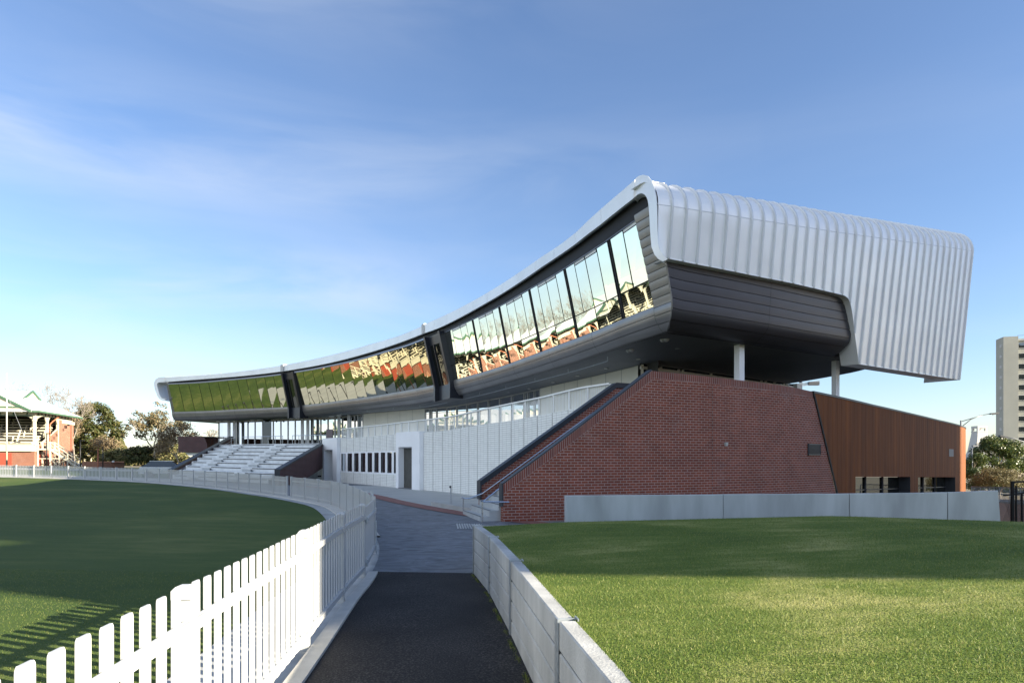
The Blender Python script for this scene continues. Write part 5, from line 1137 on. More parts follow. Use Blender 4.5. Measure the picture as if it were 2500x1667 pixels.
mb = MB(); 
mb.beam((k0[0] + .08, 6.2, RG), (g0[0] + .08, 3.6, 8.95), .12, .28); mb.beam((k0[0] + .08, 6.2, RG), (g1[0] + .08, 8.8, 8.95), .12, .28)
mb.beam((r[0], r[1], EV - .1), (bk_[0], bk_[1], EV - .1), .14, .22); mb.beam(f, (r[0], r[1], EV - .1), .14, .22)
for c in GC:
    for s in (-1, 1): mb.beam((c, -1.42, 8.95), (c + s * 3.75, -1.42, EV - .08), .12, .26)
    mb.beam((c - 2.7, -1.38, 7.5), (c + 2.7, -1.38, 7.5), .10, .16)
for x in np.arange(-LEN, -.3, 1.55): mb.beam((x, -.02, 6.55), (x, -.02, 7.2), .10, .10)
mb.beam((-LEN, -.04, 6.5), (0, -.04, 6.5), .10, .12)
for y in np.arange(1.0, 11, 1.0): mb.beam((.04, y, 6.5), (.04, y, EV), .10, .10)
lb(mb, 'green_trim', 'green_trim')
mb = MB()
for c in GC: mb.add([(c - 3.5, -1.32, EV), (c + 3.5, -1.32, EV), (c, -1.32, 8.85)], [(0, 1, 2)]); mb.beam((c, -1.42, 7.0), (c, -1.42, 8.8), .22, .16)
mb.quad((-LEN, .02, 6.5), (0, .02, 6.5), (0, .02, 7.2), (-LEN, .02, 7.2)); mb.quad((0, 0, 6.6), (0, 11.3, 6.6), (0, 11.3, 7.2), (0, 0, 7.2)); lb(mb, 'eave_panel', 'cream_timber')
colx = [0.0, -7.1, -10.9, -14.5, -21.6, -25.4, -29.0, -36.1, -39.9, -43.5, -50.6]
def column(x, y, z0=1.9):
    mb = MB(); mb.box((x, y, (z0 + 6.6) / 2), (.30, .30, 6.6 - z0)); mb.box((x, y, 5.9), (.42, .42, .12)); mb.box((x, y, z0 + .9), (.40, .40, .10))
    for s in (-1, 1): mb.extrude([(x + s * .15, y - .06, 5.7), (x + s * .15, y - .06, 6.5), (x + s * 1.05, y - .06, 6.5), (x + s * .65, y - .06, 6.35), (x + s * .3, y - .06, 6.1)], (0, .12, 0))
    lb(mb, 'column', 'cream_timber')
for x in colx: column(x, .05)
for y in (3.6, 6.9):
    mb = MB(); mb.box((-.05, y, 4.4), (.30, .30, 4.6)); 
    for s in (-1, 1): mb.extrude([(-.1, y + s * .15, 5.7), (-.1, y + s * .15, 6.6), (-.1, y + s * 1.1, 6.6), (-.1, y + s * .6, 6.4)], (.12, 0, 0))
    lb(mb, 'column', 'cream_timber')
mb = MB(); NR = 11      # raked floor and the bench seats
for k in range(NR):
    y = .5 + k * .92; z = 1.95 + k * .42; mb.box((-LEN / 2, y + .46, z - .2), (LEN, .92, .42))
lb(mb, 'raked_floor', 'dark_room')
for k in range(NR - 1):
    mb = MB(); y = .75 + k * .92; z = 2.35 + k * .42; x = -.5 - (k % 2) * .3
    while x > -LEN:
        L = 3.0; mb.box((x - L / 2, y, z + .05), (L - .12, .30, .06)); mb.box((x - L / 2, y + .22, z + .38), (L - .12, .05, .16))
        for e in (.3, L - .3): mb.box((x - e, y + .12, z + .10), (.08, .26, .55))
        x -= L
    lb(mb, 'bench_row', 'cream_timber')
mb = MB(); mb.box((-LEN / 2, 11.2, 5), (LEN, .2, 5.0)); mb.box((-LEN / 2, 6, 6.75), (LEN - .4, 11.0, .06)); lb(mb, 'rear_lining', 'dark_room')
mb = MB()
segs = [(-8.2 - 14.5 * k, -.15 - 14.5 * k) for k in range(4)]
for a, b in segs: mb.box(((a + b) / 2, -.10, 2.42), (b - a, .12, .92)); mb.beam((a, -.18, 2.9), (b, -.18, 2.9), .16, .10); mb.beam((a, -.18, 1.96), (b, -.18, 1.96), .16, .10)
for a, b in zip(segs[1:], segs): mb.box(((a[1] + b[0]) / 2, -.02, 2.42), (b[0] - a[1], .08, .92))
lb(mb, 'front_panel', 'cream_timber')
mb = MB(); z = 1.9; mb.add([(-LEN, .0, 0), (0, .0, 0), (0, .0, z), (-LEN, .0, z)], [(0, 1, 2, 3)], [[(-LEN, 0), (0, 0), (0, z), (-LEN, z)]])
side = [(0, 0, 0), (0, 11.3, 0), (0, 11.3, 6.7), (0, 7.2, 6.7), (0, 7.2, 5.4), (0, 1.6, 2.9), (0, 0, 2.6)]; mb.add(side, [tuple(range(7))], [[(p[1], p[2]) for p in side]])
mb.add([(0, 11.3, 0), (-LEN, 11.3, 0), (-LEN, 11.3, 7), (0, 11.3, 7)], [(0, 1, 2, 3)], [[(0, 0), (LEN, 0), (LEN, 7), (0, 7)]])
lb(mb, 'brick_wall', 'brick_old')
mb = MB(); mb.beam((.03, 1.6, 2.93), (.03, 7.2, 5.43), .16, .10); mb.box((.04, 9.3, 6.25), (.10, 4.0, .55)); mb.box((.1, 11.0, 6.1), (.5, .8, .4)); lb(mb, 'stone_band', 'cream_timber')
for y in (7.2, 11.0):
    mb = MB(); y0, y1 = y - .3, y + .3; mb.box((.10, y, 3.2), (.25, .6, 6.4)); mb.uv = [[(0, 0), (.6, 0), (.6, 6.4), (0, 6.4)]] * len(mb.f); lb(mb, 'brick_pier', 'brick_old')
mb = MB(); mb.tube([(.2, 3.9, 2.6), (.2, 3.9, 5.6), (.3, 4.4, 6.0), (.5, 6.2, 6.9)], .08, 6); lb(mb, 'downpipe', 'rust_red')
for x0, x1, zt in ((-4.6, -2.6, 1.7), (-8.9, -7.4, 1.75), (-19.1, -17.1, 1.7), (-33.6, -31.6, 1.7)):
    mb = MB(); mb.box(((x0 + x1) / 2, -.04, zt / 2), (x1 - x0, .08, zt)); lb(mb, 'door', 'red_door')
for y0 in (1.2, 3.1):
    mb = MB(); pr_ = [(.05, y0, 0), (.05, y0 + 1.1, 0), (.05, y0 + 1.1, 1.2)] + [(.05, y0 + .55 + .55 * math.cos(a), 1.2 + .45 * math.sin(a)) for a in np.linspace(0, math.pi, 8)]; mb.add(pr_, [tuple(range(len(pr_)))]); lb(mb, 'side_door', 'red_door')
# entry stairs: one at the side, one in front at each bay
def old_stair(name, M, run=3.0, h=2.2):
    mb = MB(); T = lambda p: M @ Vector(p)
    def bm(a, b, w, hh): mb.beam(T(a), T(b), w, hh)
    for y in (.15, 1.45):
        bm((0, y, h), (1.5, y, h), .10, .22); bm((1.5, y, h), (1.5 + run, y, 0.0), .10, .26)
        bm((0, y, h + .95), (1.5, y, h + .95), .08, .09); bm((1.5, y, h + .95), (1.5 + run, y, .95), .08, .09)
        bm((0, y, h + .5), (1.5, y, h + .5), .05, .05); bm((1.5, y, h + .5), (1.5 + run, y, .5), .05, .05)
        for x in (.05, 1.5): bm((x, y, 0), (x, y, h + .95), .16, .16)
        for k in (.35, .68, 1.0): bm((1.5 + run * k, y, 0), (1.5 + run * k, y, h * (1 - k) + .95), .13, .13)
        bm((.05, y, h * .45), (1.5 + run * .5, y, h * .45), .10, .10); bm((1.5, y, h * .45), (2.4, y, 0), .10, .10); bm((1.5 + run * .4, y, h * .45), (1.9, y, 0), .10, .10)
    for k in range(12):
        x = 1.5 + run * (k + .5) / 12; z = h * (1 - (k + .5) / 12); c = T((x, .8, z)); a, b = T((x, .15, z)), T((x, 1.45, z)); mb.beam(a, b, .26, .05)
    a, b = T((.75, .15, h)), T((.75, 1.45, h)); mb.beam(a, b, 1.5, .08); lb(mb, name, 'cream_timber')
old_stair('side_stair', Matrix.Translation((.1, .4, 0)))
for k in range(4): old_stair('front_stair', Matrix.Translation((-8.1 - 14.5 * k, -.1, 0)) @ Matrix.Rotation(R(-90), 4, 'Z') @ Matrix.Translation((-.0, -1.6, 0)))
mb = MB(); mb.beam((-6, -1.5, 7.05), (1.2 - 1.0, -1.3, 7.0), .12, .10); mb.box((-2.2, -1.7, 6.95), (3.0, .3, .14)); lb(mb, 'lighting_bar', 'roof_white')
fp = S(16.2, 1144, 100.0); t = thing('flagpole', 'tall cream flagpole in front of the old grandstand gable', 'flagpole', (fp.x, fp.y, G(fp.x, fp.y)))
mb = MB(); top = S(16.2, 911, 100.0); mb.tube([(fp.x, fp.y, G(fp.x, fp.y)), (fp.x, fp.y, top.z)], [.12, .08], 8); build(mb, 'pole', 'cream_timber', t, smooth=True); mb = MB(); mb.tube([(fp.x + .2, fp.y, S(0, 968, 100).z), (fp.x + 2.8, fp.y - .6, S(0, 1058, 100).z)], .03, 5); build(mb, 'stay_cable', 'lamp_grey', t)
# low brick wall, ramp rails, sign, poles
a, b = S(200, 1144, 101), S(303, 1144, 97); za = G(a.x, a.y); mb = MB(); n = Vector((0.1, .35, 0)); h = S(0, 1126, 100).z - za
def lw(p, q): 
    L = (q - p).length; z0 = G(p.x, p.y) - .3; z1 = z0 + .3 + h; mb.add([(p.x, p.y, z0), (q.x, q.y, z0), (q.x, q.y, z1), (p.x, p.y, z1)], [(0, 1, 2, 3)], [[(0, 0), (L, 0), (L, 1.3), (0, 1.3)]]); mb.quad((p.x, p.y, z1), (q.x, q.y, z1), (q.x + .1, q.y + .35, z1), (p.x + .1, p.y + .35, z1))
lw(a, b); c_ = b + Vector((.6, -7.0, 0)); lw(b, c_)
o = build(mb, 'low_brick_wall', 'brick_old', base=(b.x, b.y, G(b.x, b.y))); tag(o, 'low orange brick boundary wall right of the old grandstand', 'wall')
mb = MB()
for e in (0, 1.4):
    p, q = S(172, 1122, 106 + e), S(215, 1143, 102 + e); mb.beam(p, q, .10, .10); mb.beam(p - Vector((0, 0, .45)), q - Vector((0, 0, .45)), .06, .06)
    for k in range(5): r_ = p.lerp(q, k / 4); mb.beam(r_, (r_.x, r_.y, G(r_.x, r_.y) - .2), .09, .09)
o = build(mb, 'ramp_railing', 'roof_white', base=(p.x, p.y, G(p.x, p.y))); tag(o, 'white ramp railing sloping down beside the grandstand stair', 'railing')
mb = MB()
p = S(177, 1112, 124)
for i in range(4): mb.beam((p.x + i * 1.1, p.y, p.z - 2.2), (p.x + i * 1.1, p.y, p.z), .18, .18)
mb.box((p.x + 1.6, p.y, p.z + .08), (4.4, 2.2, .16)); o = build(mb, 'porch', 'cream_timber', base=(p.x, p.y, G(p.x, p.y))); tag(o, 'small cream timber porch behind the grandstand brick corner', 'porch')
p = S(276, 1128, 96); t = thing('sign', 'blank white sign board above the low orange brick wall', 'sign', (p.x, p.y, G(p.x, p.y))); mb = MB(); mb.box((p.x, p.y, p.z), (.34, .05, .46)); build(mb, 'board', 'white_paint', t); mb = MB(); mb.tube([(p.x, p.y + .05, G(p.x, p.y)), (p.x, p.y + .05, p.z)], .03, 6); build(mb, 'post', 'lamp_grey', t)
def pole(px, pyt, d, label, m, arm=0.0, cat='lamp post', name='lamp_post', r=.075):
    p = S(px, pyt, d); g = G(p.x, p.y); t = thing(name, label, cat, (p.x, p.y, g), group='poles along the far side of the oval')
    mb = MB(); mb.tube([(p.x, p.y, g), (p.x, p.y, p.z)], [r, r * .7], 8); build(mb, 'pole', m, t, smooth=True)
    if arm: mb = MB(); mb.box((p.x + arm / 2, p.y, p.z), (abs(arm), .25, .10)); build(mb, 'lamp_head', m, t)
pole(114, 1058, 78, 'dark lamp post standing before the grandstand side stair', 'black_steel', .55)
pole(196, 1075, 80, 'dark lamp post standing between grandstand and brown foliage', 'black_steel', .45)
pole(251, 1090, 84, 'dark lamp post next to the rust red pole', 'black_steel', -.4)
pole(239, 1095, 86, 'slim rust red pole above the low brick wall', 'rust_red', 0, cat='pole', name='pole')

# ------------------------------------------------------------------ parked car
p = S(408, 1150, 60.0); g = G(p.x, p.y); t = thing('parked_car', 'silver car parked behind the far fence near the seating wall', 'car', (p.x, p.y, g), rz=R(20))
mb = MB(); prof = [(-2.1, .35), (2.1, .35), (2.15, .75), (1.25, .92), (-2.0, .95), (-2.15, .7)]; mb.extrude([(x, -.85, z) for x, z in prof], (0, 1.7, 0)); lb(mb, 'body', 'car_silver', t)
mb = MB(); a = [(1.2, .92), (.45, 1.42), (-1.2, 1.44), (-1.9, .95)]; mb.loft([[(x, -.80 + (z - .92) * .25, z) for x, z in a], [(x, .80 - (z - .92) * .25, z) for x, z in a]]); mb.add([(x, -.8 + (z - .92) * .25, z) for x, z in a], [(0, 1, 2, 3)]); lb(mb, 'glasshouse', 'glass_dark', t)
mb = MB(); mb.box((-.4, 0, 1.45), (1.8, 1.3, .05)); lb(mb, 'roof_panel', 'car_silver', t)
for x in (-1.35, 1.35):
    for y in (-.85, .85): mb = MB(); mb.tube([(x, y - .09, .32), (x, y + .09, .32)], .32, 14); lb(mb, 'wheel', 'tyre', t)

# ------------------------------------------------------------------ trees
def tree(name, label, cat, base, H, W_, kind, seed, leaf='leaf_evergreen', bark='bark', nleaf=9000, lsize=.22, trunk_h=.28, group=None, flat=1.0, depth=5, clump=.9, nclump=70, lean=0.0, r0=None):
    rs = np.random.default_rng(seed); b = Vector(base); t = thing(name, label, cat, b, group=group); mb = MB(); tips = []; r0 = r0 or H * .022
    def grow(p, d, L, r, lev):
        n = 3; pts = [p]; q = p
        for i in range(n):
            d = (d + Vector(rs.normal(0, .16, 3)) + Vector((0, 0, .05))).normalized(); q = q + d * L / n; pts.append(q)
        mb.tube(pts, [max(r * (1 - .4 * i / n), .021 if kind == 'bare' and H > 4 else 0) for i in range(n + 1)], 6 if lev < 2 else (4 if lev < 4 else 3), cap=False)
        if lev >= depth: tips.append(q); return
        if lev >= 2: tips.append(pts[2])
        for k in range(3 if lev < depth - 1 else (3 if kind == 'bare' else 2)):
            a = rs.uniform(0, 2 * math.pi); sp = rs.uniform(.35, .85) if lev else rs.uniform(.3, .75)
            u = d.orthogonal().normalized(); v = d.cross(u); nd = (d * math.cos(sp) + (u * math.cos(a) + v * math.sin(a)) * math.sin(sp)); nd.z = nd.z * .85 + .10; grow(q if k else pts[-1], nd.normalized(), L * rs.uniform(.62, .84), r * .58, lev + 1)
    tl = H * trunk_h; grow(Vector((0, 0, 0)), Vector((lean, 0, 1)).normalized(), tl, r0, 0)
    # fit the branching to the height and width of the tree
    V = np.array([tuple(v) for v in mb.v]); mxz = V[:, 2].max(); mxr = np.percentile(np.hypot(V[:, 0] - lean * V[:, 2], V[:, 1]), 98); sx = (W_ / 2) / max(.1, mxr) * (.92 if kind != 'bare' else 1); sz = (H / mxz) * (.95 if kind != 'bare' else 1)
    lowf = np.clip(V[:, 2] / (tl * .8), 0, 1); V[:, 0] *= 1 + (sx - 1) * lowf; V[:, 1] *= 1 + (sx - 1) * lowf; V[:, 2] *= sz; mb.v = [tuple(v + np.array(b)) for v in V]
    build(mb, 'trunk' if kind != 'bare' else 'trunk', bark, t, smooth=True)
    if kind == 'bare':
        return t
    # leaves: small quads gathered in clumps of uneven size through the crown
    T = np.array([tuple(v) for v in tips]); T[:, 0] *= sx; T[:, 1] *= sx; T[:, 2] *= sz
    cen = T[rs.integers(0, len(T), nclump)] + rs.normal(0, W_ * .05, (nclump, 3)); cr_ = rs.uniform(.45, 1.25, nclump) * clump
    if kind == 'dome':
        k = nclump; u = rs.uniform(0, 2 * math.pi, k); zz = rs.uniform(-.55, 1, k); rr_ = np.sqrt(1 - np.clip(zz, -1, 1) ** 2 * .98) * rs.uniform(.55, 1.0, k); cen = np.stack([rr_ * np.cos(u) * W_ * .43, rr_ * np.sin(u) * W_ * .43, H * .55 + zz * H * .40 * flat], 1)
    w = cr_ ** 2; idx = rs.choice(nclump, nleaf, p=w / w.sum()); dirs = rs.normal(0, 1, (nleaf, 3)); dirs /= np.linalg.norm(dirs, axis=1)[:, None]; rad = cr_[idx] * rs.random(nleaf) ** .45
    P = cen[idx] + dirs * rad[:, None] * np.array([1, 1, .75]); P[:, 2] = np.maximum(P[:, 2], .15)
    n1 = dirs + rs.normal(0, .55, (nleaf, 3)) + np.array([0, 0, .25]); n1 /= np.linalg.norm(n1, axis=1)[:, None]; aa = np.cross(n1, rs.normal(0, 1, (nleaf, 3))); aa /= np.linalg.norm(aa, axis=1)[:, None]; bb = np.cross(n1, aa); sz_ = lsize * rs.uniform(.55, 1.3, nleaf)[:, None]
    Q = np.stack([P - aa * sz_, P - bb * sz_ * .5, P + aa * sz_, P + bb * sz_ * .5], 1)
    me = bpy.data.meshes.new('crown'); me.vertices.add(nleaf * 4); me.vertices.foreach_set('co', Q.astype(np.float32).ravel()); me.loops.add(nleaf * 4); me.loops.foreach_set('vertex_index', np.arange(nleaf * 4, dtype=np.int32)); me.polygons.add(nleaf); me.polygons.foreach_set('loop_start', np.arange(0, nleaf * 4, 4, dtype=np.int32)); me.update(calc_edges=True); me.validate()
    me.materials.append(MATS[leaf]); o = bpy.data.objects.new('crown', me); COL.objects.link(o); o.parent = t; return t
def tb(px, d): x = (px - CX) * d / FPX; return (x, d, G(x, d))
def hz(py, px, d): return EYE + (HY - py) * d / FPX - G((px - CX) * d / FPX, d)
grp = 'trees beyond the far side of the oval'
tree('bare_tree', 'leafless tree behind the grandstand ridge, leftmost of the three', 'tree', tb(50, 136), hz(927, 50, 136), 6.4, 'bare', 3, bark='twig', depth=6, group=grp, r0=.16)
tree('bare_tree', 'leafless tree behind the grandstand gablet, tallest of the three', 'tree', tb(112, 132), hz(926, 112, 132), 8.6, 'bare', 4, bark='twig', depth=6, group=grp, r0=.17)
tree('bare_tree', 'leafless spreading tree above the grandstand eave and brown foliage', 'tree', tb(185, 127), hz(938, 185, 127), 10.2, 'bare', 5, bark='twig', depth=6, group=grp, r0=.17)
tree('evergreen_tree', 'large rounded dark evergreen tree right of the grandstand', 'tree', tb(235, 134), hz(985, 235, 134), 10.5, 'dome', 6, leaf='leaf_evergreen', nleaf=15000, lsize=.24, clump=1.35, nclump=90, group=grp, depth=4)
tree('brown_tree', 'brown half bare tree in front of the dark evergreen', 'tree', tb(180, 129), hz(1000, 180, 129), 12.0, 'round', 8, leaf='leaf_brown', nleaf=6500, lsize=.15, clump=1.0, nclump=110, group=grp, depth=5, bark='twig')
tree('brown_tree', 'smaller brown twiggy tree below the dark evergreen', 'tree', tb(255, 112), hz(1060, 255, 112), 5.5, 'round', 9, leaf='leaf_brown', nleaf=3500, lsize=.13, clump=.8, nclump=80, group=grp, depth=5, bark='twig')
tree('gum_tree', 'open crowned gum tree with pale limbs left of the pavilion', 'tree', tb(370, 104), hz(984, 370, 104), 10.6, 'round', 12, leaf='leaf_gum', bark='pale_bark', nleaf=5200, lsize=.17, clump=.75, nclump=85, group=grp, depth=5, r0=.26)
tree('brown_tree', 'sandy brown bushy tree under the far end of the pavilion', 'tree', tb(440, 98), hz(1030, 440, 98), 7.0, 'round', 15, leaf='leaf_brown', bark='pale_bark', nleaf=5000, lsize=.14, clump=.85, nclump=90, group=grp, depth=5)
tree('bare_tree', 'thin leafless tree seen under the pavilion soffit', 'tree', tb(505, 110), hz(1042, 505, 110), 6.5, 'bare', 16, bark='twig', depth=5, group=grp, r0=.10)
tree('dark_shrub', 'dark green conifer like shrub at the foot of the gum tree', 'shrub', tb(345, 96), hz(1090, 345, 96), 5.0, 'dome', 17, leaf='leaf_evergreen', nleaf=5000, lsize=.16, clump=.7, nclump=50, group=grp, depth=3)
tree('dark_shrub', 'dark shrub below the evergreen beside the rust red pole', 'shrub', tb(222, 116), hz(1085, 222, 116), 4.6, 'dome', 18, leaf='leaf_evergreen', nleaf=4500, lsize=.16, clump=.7, nclump=45, group=grp, depth=3)
tree('dark_shrub', 'yellow green shrub between the two dark shrubs', 'shrub', tb(290, 108), hz(1100, 290, 108), 6.6, 'dome', 19, leaf='leaf_hedge', nleaf=5000, lsize=.17, clump=.8, nclump=60, group=grp, depth=3)
mb = MB()
rs = np.random.default_rng(5); N_ = 26000; px = rs.uniform(150, 560, N_); d = rs.uniform(132, 150, N_); X = (px - CX) * d / FPX; hh = 3.6 + 1.2 * np.sin(px * .05) + .8 * np.sin(px * .13 + 1); Z = rs.random(N_) ** .8 * hh + np.array([G(a, 140) for a in X])
for x, y, z in zip(X, d, Z):
    a = Vector(rs.normal(0, 1, 3)).normalized() * rs.uniform(.12, .3); b = a.orthogonal().normalized() * a.length * .6; p = Vector((x, y, z)); mb.add([p - a, p - b, p + a, p + b], [(0, 1, 2, 3)])
o = build(mb, 'far_foliage', 'leaf_hedge'); o['kind'] = 'stuff'; tag(o, 'belt of mixed bushes closing the view beyond the oval', 'bushes')
for (pxa, pxb, yt, yb, d, lab) in ((212, 244, 1072, 1108, 175, 'pale apartment block glimpsed through the brown tree'), (312, 332, 1090, 1112, 185, 'small white building glimpsed between shrubs and gum tree')):
    a, b = S(pxa, yt, d), S(pxb, yb, d); t = thing('far_building', lab, 'building', ((a.x + b.x) / 2, d, G(a.x, d))); mb = MB(); g = G(a.x, d); mb.box(((a.x + b.x) / 2, d + 4, (a.z + g) / 2), (b.x - a.x, 8, a.z - g)); build(mb, 'wall', 'far_white', t); mb = MB(); k = 0; z = a.z - .9
    while z > b.z - .3: mb.box(((a.x + b.x) / 2, d - .03, z), ((b.x - a.x) * .92, .06, .7)); z -= 1.5
    build(mb, 'window_band', 'glass_dark', t)
# right hand side
tree('glossy_tree', 'dense dark glossy evergreen tree in front of the apartment tower', 'tree', tb(2433, 62), hz(1066, 2433, 62), 5.0, 'dome', 21, leaf='leaf_glossy', nleaf=15000, lsize=.095, clump=.62, nclump=95, depth=3)
tree('glossy_tree', 'smaller dark evergreen tree at the frame edge below the apartment tower', 'tree', tb(2505, 66), hz(1120, 2505, 66), 4.6, 'dome', 22, leaf='leaf_glossy', nleaf=9000, lsize=.10, clump=.6, nclump=70, depth=3)
tree('dark_shrub', 'dark shrub beside the sunlit rust steel corner', 'shrub', tb(2385, 60), hz(1110, 2385, 60), 2.6, 'dome', 23, leaf='leaf_glossy', nleaf=6000, lsize=.085, clump=.45, nclump=50, depth=3)
tree('olive_shrub', 'dry olive brown bush behind the concrete wall end', 'shrub', tb(2440, 47), hz(1140, 2440, 47), 3.8, 'dome', 24, leaf='leaf_olive', nleaf=12000, lsize=.055, clump=.45, nclump=90, depth=4, bark='pale_bark', flat=.8)
tree('bare_tree', 'small leafless twiggy tree between church tower and dark evergreen', 'tree', tb(2402, 75), hz(1072, 2402, 75), 2.8, 'bare', 25, bark='twig', depth=5, r0=.06)
tree('dark_shrub', 'low dark hedge plant behind the chain link fence', 'shrub', tb(2415, 52), hz(1170, 2415, 52), 3.6, 'dome', 27, leaf='leaf_glossy', nleaf=7000, lsize=.07, clump=.5, nclump=60, depth=3)
tree('dark_shrub', 'low dark hedge plant behind the black steel gate', 'shrub', tb(2500, 50), hz(1185, 2500, 50), 3.6, 'dome', 28, leaf='leaf_glossy', nleaf=7000, lsize=.07, clump=.5, nclump=60, depth=3)

# ------------------------------------------------------------------ apartment towers, church tower, crane
def tower(name, label, base, rz, wid, dep, H, storeys, group=None):
    t = thing(name, label, 'apartment block', base, rz=rz, group=group); fl = H / storeys
    mb = MB(); mb.box((wid / 2, dep / 2 + 1.2, H / 2), (wid - 6.4 + .0, dep, H - .0)); lb(mb, 'wall', 'tower_wall', t)
    mb = MB(); mb.box((1.6, dep / 2, H / 2 + .5), (3.2, dep, H + 1.0)); lb(mb, 'stair_shaft', 'tower_wall', t); mb = MB(); mb.box((wid - 1.6, dep / 2, H / 2 + .5), (3.2, dep, H + 1.0)); lb(mb, 'stair_shaft', 'tower_wall', t)
    mb = MB(); mb.beam((3.3, 1.1, 0), (3.3, 1.1, H), .25, .25); lb(mb, 'downpipe', 'tower_grey', t)
    for k in range(storeys):
        z = (k + .5) * fl; mb = MB(); gl = MB(); x = 3.5
        while x < wid - 5:
            mb.box((x + 1.55, 1.16, z + .15), (3.1, .10, fl * .52)); 
            for q in (0, 1): gl.box((x + .82 + q * 1.5, 1.10, z + .15), (1.3, .06, fl * .44))
            x += 3.9
        f_ = lb(mb, 'window_row', 'far_white', t); lb(gl, 'glass', 'glass_house', f_)
        mb = MB(); mb.box((-.02, dep * .35, z + .2), (.08, 1.2, .7)); lb(mb, 'side_window', 'far_white', t)
    mb = MB(); mb.box((wid / 2, dep / 2 + 1, H + .25), (wid - 7, dep + .3, .5)); lb(mb, 'parapet', 'tower_grey', t)
    mb = MB()
    for a, b in (((3.5, 1.5), (wid - 3.5, 1.5)),): mb.tube([(a[0], a[1], H + 1.4), (b[0], b[1], H + 1.4)], .05, 5)
    lb(mb, 'roof_rail', 'lamp_grey', t); return t
p = S(2450, 1140, 170); HT = hz(822, 2450, 170)
tower('apartment_tower', 'tall pale apartment tower beyond the dark evergreen trees', (p.x, p.y, G(p.x, p.y)), R(-16), 44, 4.6, HT - 1.0, 13)
q0, p0 = 130.0, 9.0; ux = Vector((-.36, -.933, 0)).normalized(); sd = Vector((.933, -.36, 0)).normalized()
far_p = 50.4; c = sd * q0 + Vector((.36, .933, 0)).normalized() * far_p
tower('apartment_tower', 'second pale apartment slab standing off to the right, shading the pavilion', (c.x, c.y, G(c.x, c.y)), math.atan2(ux.y, ux.x), far_p - p0, 14, 55.0, 20)
# unseen brick block added right of the frame: its corner draws the bank's shade line
pd = Vector((.36, .933, 0)).normalized(); c = sd * 32.0 + pd * 31.0
t = thing('brick_shade_block', 'unseen red brick block added right of the grass bank to shade it', 'house', (c.x, c.y, G(c.x, c.y)), rz=math.atan2(ux.y, ux.x)); wid = 31.0 - 5.6
mb = MB()
for P, L in ((((0, 0), (wid, 0)), wid), (((wid, 0), (wid, 8)), 8), (((wid, 8), (0, 8)), wid), (((0, 8), (0, 0)), 8)):
    (x0, y0), (x1, y1) = P; mb.add([(x0, y0, -.5), (x1, y1, -.5), (x1, y1, 15), (x0, y0, 15)], [(0, 1, 2, 3)], [[(0, 0), (L, 0), (L, 15.5), (0, 15.5)]])
lb(mb, 'wall', 'brick_red', t)
mb = MB(); mb.box((wid / 2, 4, 15.15), (wid, 8, .3)); lb(mb, 'roof', 'cap_dark', t)
for k in range(5):
    for z in (1.6, 4.8, 8.0, 11.2):
        mb = MB(); mb.box((3 + k * 4.7, -.04, z), (1.7, .12, 1.6)); f_ = lb(mb, 'window', 'white_wall', t); mb = MB(); mb.box((3 + k * 4.7, -.08, z), (1.5, .08, 1.4)); lb(mb, 'pane', 'glass_house', f_)
p = S(2391, 1150, 260); t = thing('church_tower', 'distant white tapering church tower with open belfry', 'church tower', (p.x, p.y, G(p.x, p.y))); g = G(p.x, p.y); zt = S(0, 1040, 260).z; zm = S(0, 1054, 260).z
mb = MB(); r_ = []
for z, w in ((g, 5.2), (S(0, 1100, 260).z, 2.7), (zm, 1.75)): r_.append([(p.x + a * w, p.y + b * w, z) for a, b in ((-1, -1), (1, -1), (1, 1), (-1, 1))])
mb.loft(r_, closed=True); build(mb, 'shaft', 'far_white', t); mb = MB()
for a in (-1, 1):
    for b in (-1, 1): mb.box((p.x + a * 1.45, p.y + b * 1.45, (zt + zm) / 2), (.7, .7, zt - zm))
mb.box((p.x, p.y, zt - .4), (3.7, 3.7, .8)); mb.box((p.x, p.y, zm), (3.8, 3.8, .4)); build(mb, 'belfry', 'far_white', t)
p = S(1950, 946, 300); t = thing('tower_crane', 'distant tower crane jib seen under the pavilion soffit', 'crane', (p.x, p.y, G(p.x, p.y))); mb = MB(); a, b = S(1935, 945.5, 300), S(2001, 935, 300)
for e in (Vector((0, -.6, 0)), Vector((0, .6, 0)), Vector((0, 0, 1.1))): mb.beam(a + e, b + e, .18, .18)
for k in range(24): q = a.lerp(b, k / 24); q2 = a.lerp(b, (k + 1) / 24); mb.beam(q + Vector((0, -.6, 0)), q2 + Vector((0, 0, 1.1)), .12, .12); mb.beam(q + Vector((0, 0, 1.1)), q2 + Vector((0, .6, 0)), .12, .12)
build(mb, 'jib', 'lamp_grey', t); mb = MB(); q = a.lerp(b, .78); mb.box(q + Vector((0, 0, .2)), (4.5, 1.6, 1.5)); build(mb, 'counterweight', 'cap_dark', t); mb = MB(); mb.box((a.x, a.y, (a.z + G(a.x, a.y)) / 2), (1.6, 1.6, a.z - G(a.x, a.y))); build(mb, 'mast', 'lamp_grey', t)
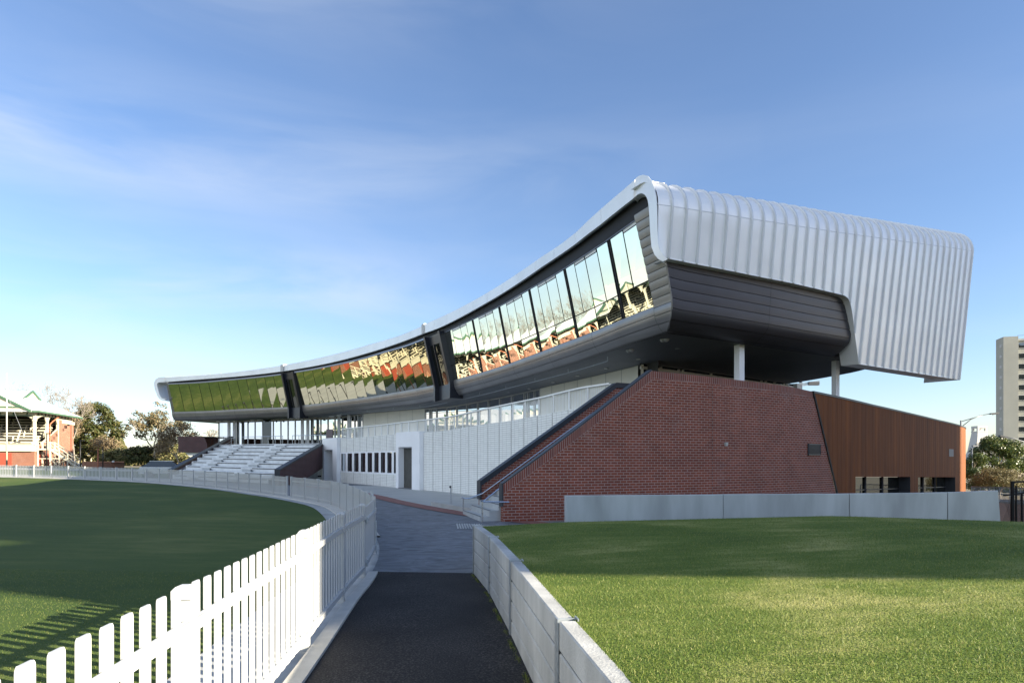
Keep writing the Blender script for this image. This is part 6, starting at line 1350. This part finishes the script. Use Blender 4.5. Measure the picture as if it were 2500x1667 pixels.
# street lamps on the right
def street_lamp(px, py0, d, label, pts, head, gp_='street lamps near the apartment tower'):
    p = S(px, py0, d); t = thing('street_lamp', label, 'street lamp', (p.x, d, G(p.x, d)), group=gp_)
    mb = MB(); mb.tube([(p.x, d, G(p.x, d)), (p.x, d, p.z)], [.09, .06], 8); build(mb, 'pole', 'lamp_grey', t, smooth=True)
    mb = MB()
    for l in pts: mb.tube([S(x, y, d) for x, y in l], .035, 6)
    build(mb, 'arm', 'lamp_grey', t, smooth=True); mb = MB(); a, b = S(*head[0], d), S(*head[1], d); mb.beam(a, b, .26, .12); mb.beam(a.lerp(b, .3) - Vector((0, 0, .08)), a.lerp(b, .9) - Vector((0, 0, .06)), .2, .06); build(mb, 'lamp_head', 'cap_dark', t)
street_lamp(2346, 1026, 58, 'street lamp on a curved bracket arm above the rust steel annex', [[(2346, 1029), (2380, 1019), (2400, 1013)], [(2351, 1039), (2370, 1024), (2390, 1015), (2412, 1010.5), (2426, 1009)]], ((2418, 1010), (2437, 1008)))
street_lamp(2526, 1080, 54, 'street lamp whose long arm enters from the frame edge by the tower', [[(2526, 1092), (2500, 1078), (2478, 1071), (2455, 1066.5)]], ((2456, 1067), (2440, 1063.5)))
pole(2374, 1088, 60, 'short pole with a small lamp beside the rust steel corner', 'lamp_grey', .5, r=.05)
# fences on the right
t = thing('wire_fence', 'low wire mesh fence with galvanised rails before the olive bush', 'fence', S(2440, 1240, 40)); mb = MB()
a, b = S(2372, 1187, 42), S(2520, 1192, 36); mb.tube([a, b], .025, 6)
for k in range(7): q = a.lerp(b, k / 6); mb.tube([q, (q.x, q.y, G(q.x, q.y) - .2)], .022, 6)
build(mb, 'rail', 'galvanised', t); mb = MB(); n = 70
for k in range(n): q = a.lerp(b, k / n); q2 = a.lerp(b, min(1, (k + 6) / n)); mb.tube([q, (q2.x, q2.y, G(q.x, q.y))], .004, 3, cap=False); q3 = a.lerp(b, max(0, (k - 6) / n)); mb.tube([q, (q3.x, q3.y, G(q.x, q.y))], .004, 3, cap=False)
build(mb, 'wire_mesh', 'galvanised', t)
t = thing('steel_gate', 'tall black steel gate frame with bars at the right edge', 'gate', S(2472, 1277, 20.5)); mb = MB(); d = 20.5
mb.beam(S(2472, 1280, d), S(2472, 1174, d), .07, .07); mb.beam(S(2472, 1176, d), S(2600, 1174, d), .05, .05, up=(0, 1, 0)); build(mb, 'frame', 'black_steel', t)
mb = MB()
mb.beam(S(2450, 1209, d), S(2500, 1203, d), .045, .045); mb.beam(S(2500, 1203, d), S(2600, 1203, d), .045, .045)
for x in (2481, 2495, 2510, 2525): mb.beam(S(x, 1278, d), S(x, 1204 if x > 2490 else 1185, d), .04, .04)
build(mb, 'bar', 'black_steel', t); mb = MB()
for k in range(46): x0 = 2446 + k * 2.4; mb.tube([S(x0, 1209, d + .1), S(x0 + 26, 1278, d + .1)], .003, 3, cap=False); mb.tube([S(x0, 1278, d + .1), S(x0 + 26, 1209, d + .1)], .003, 3, cap=False)
build(mb, 'mesh_infill', 'black_steel', t)
mb = MB(); mb.loft([[(x, y, G(x, y) + .035) for x in np.linspace(14.2, 26, 6)] for y in np.linspace(19.5, 46, 6)]); o = build(mb, 'mulch_bed', 'mulch'); o['kind'] = 'structure'
# ------------------------------------------------------------------ things without a label of their own kind get none; parts keep their names
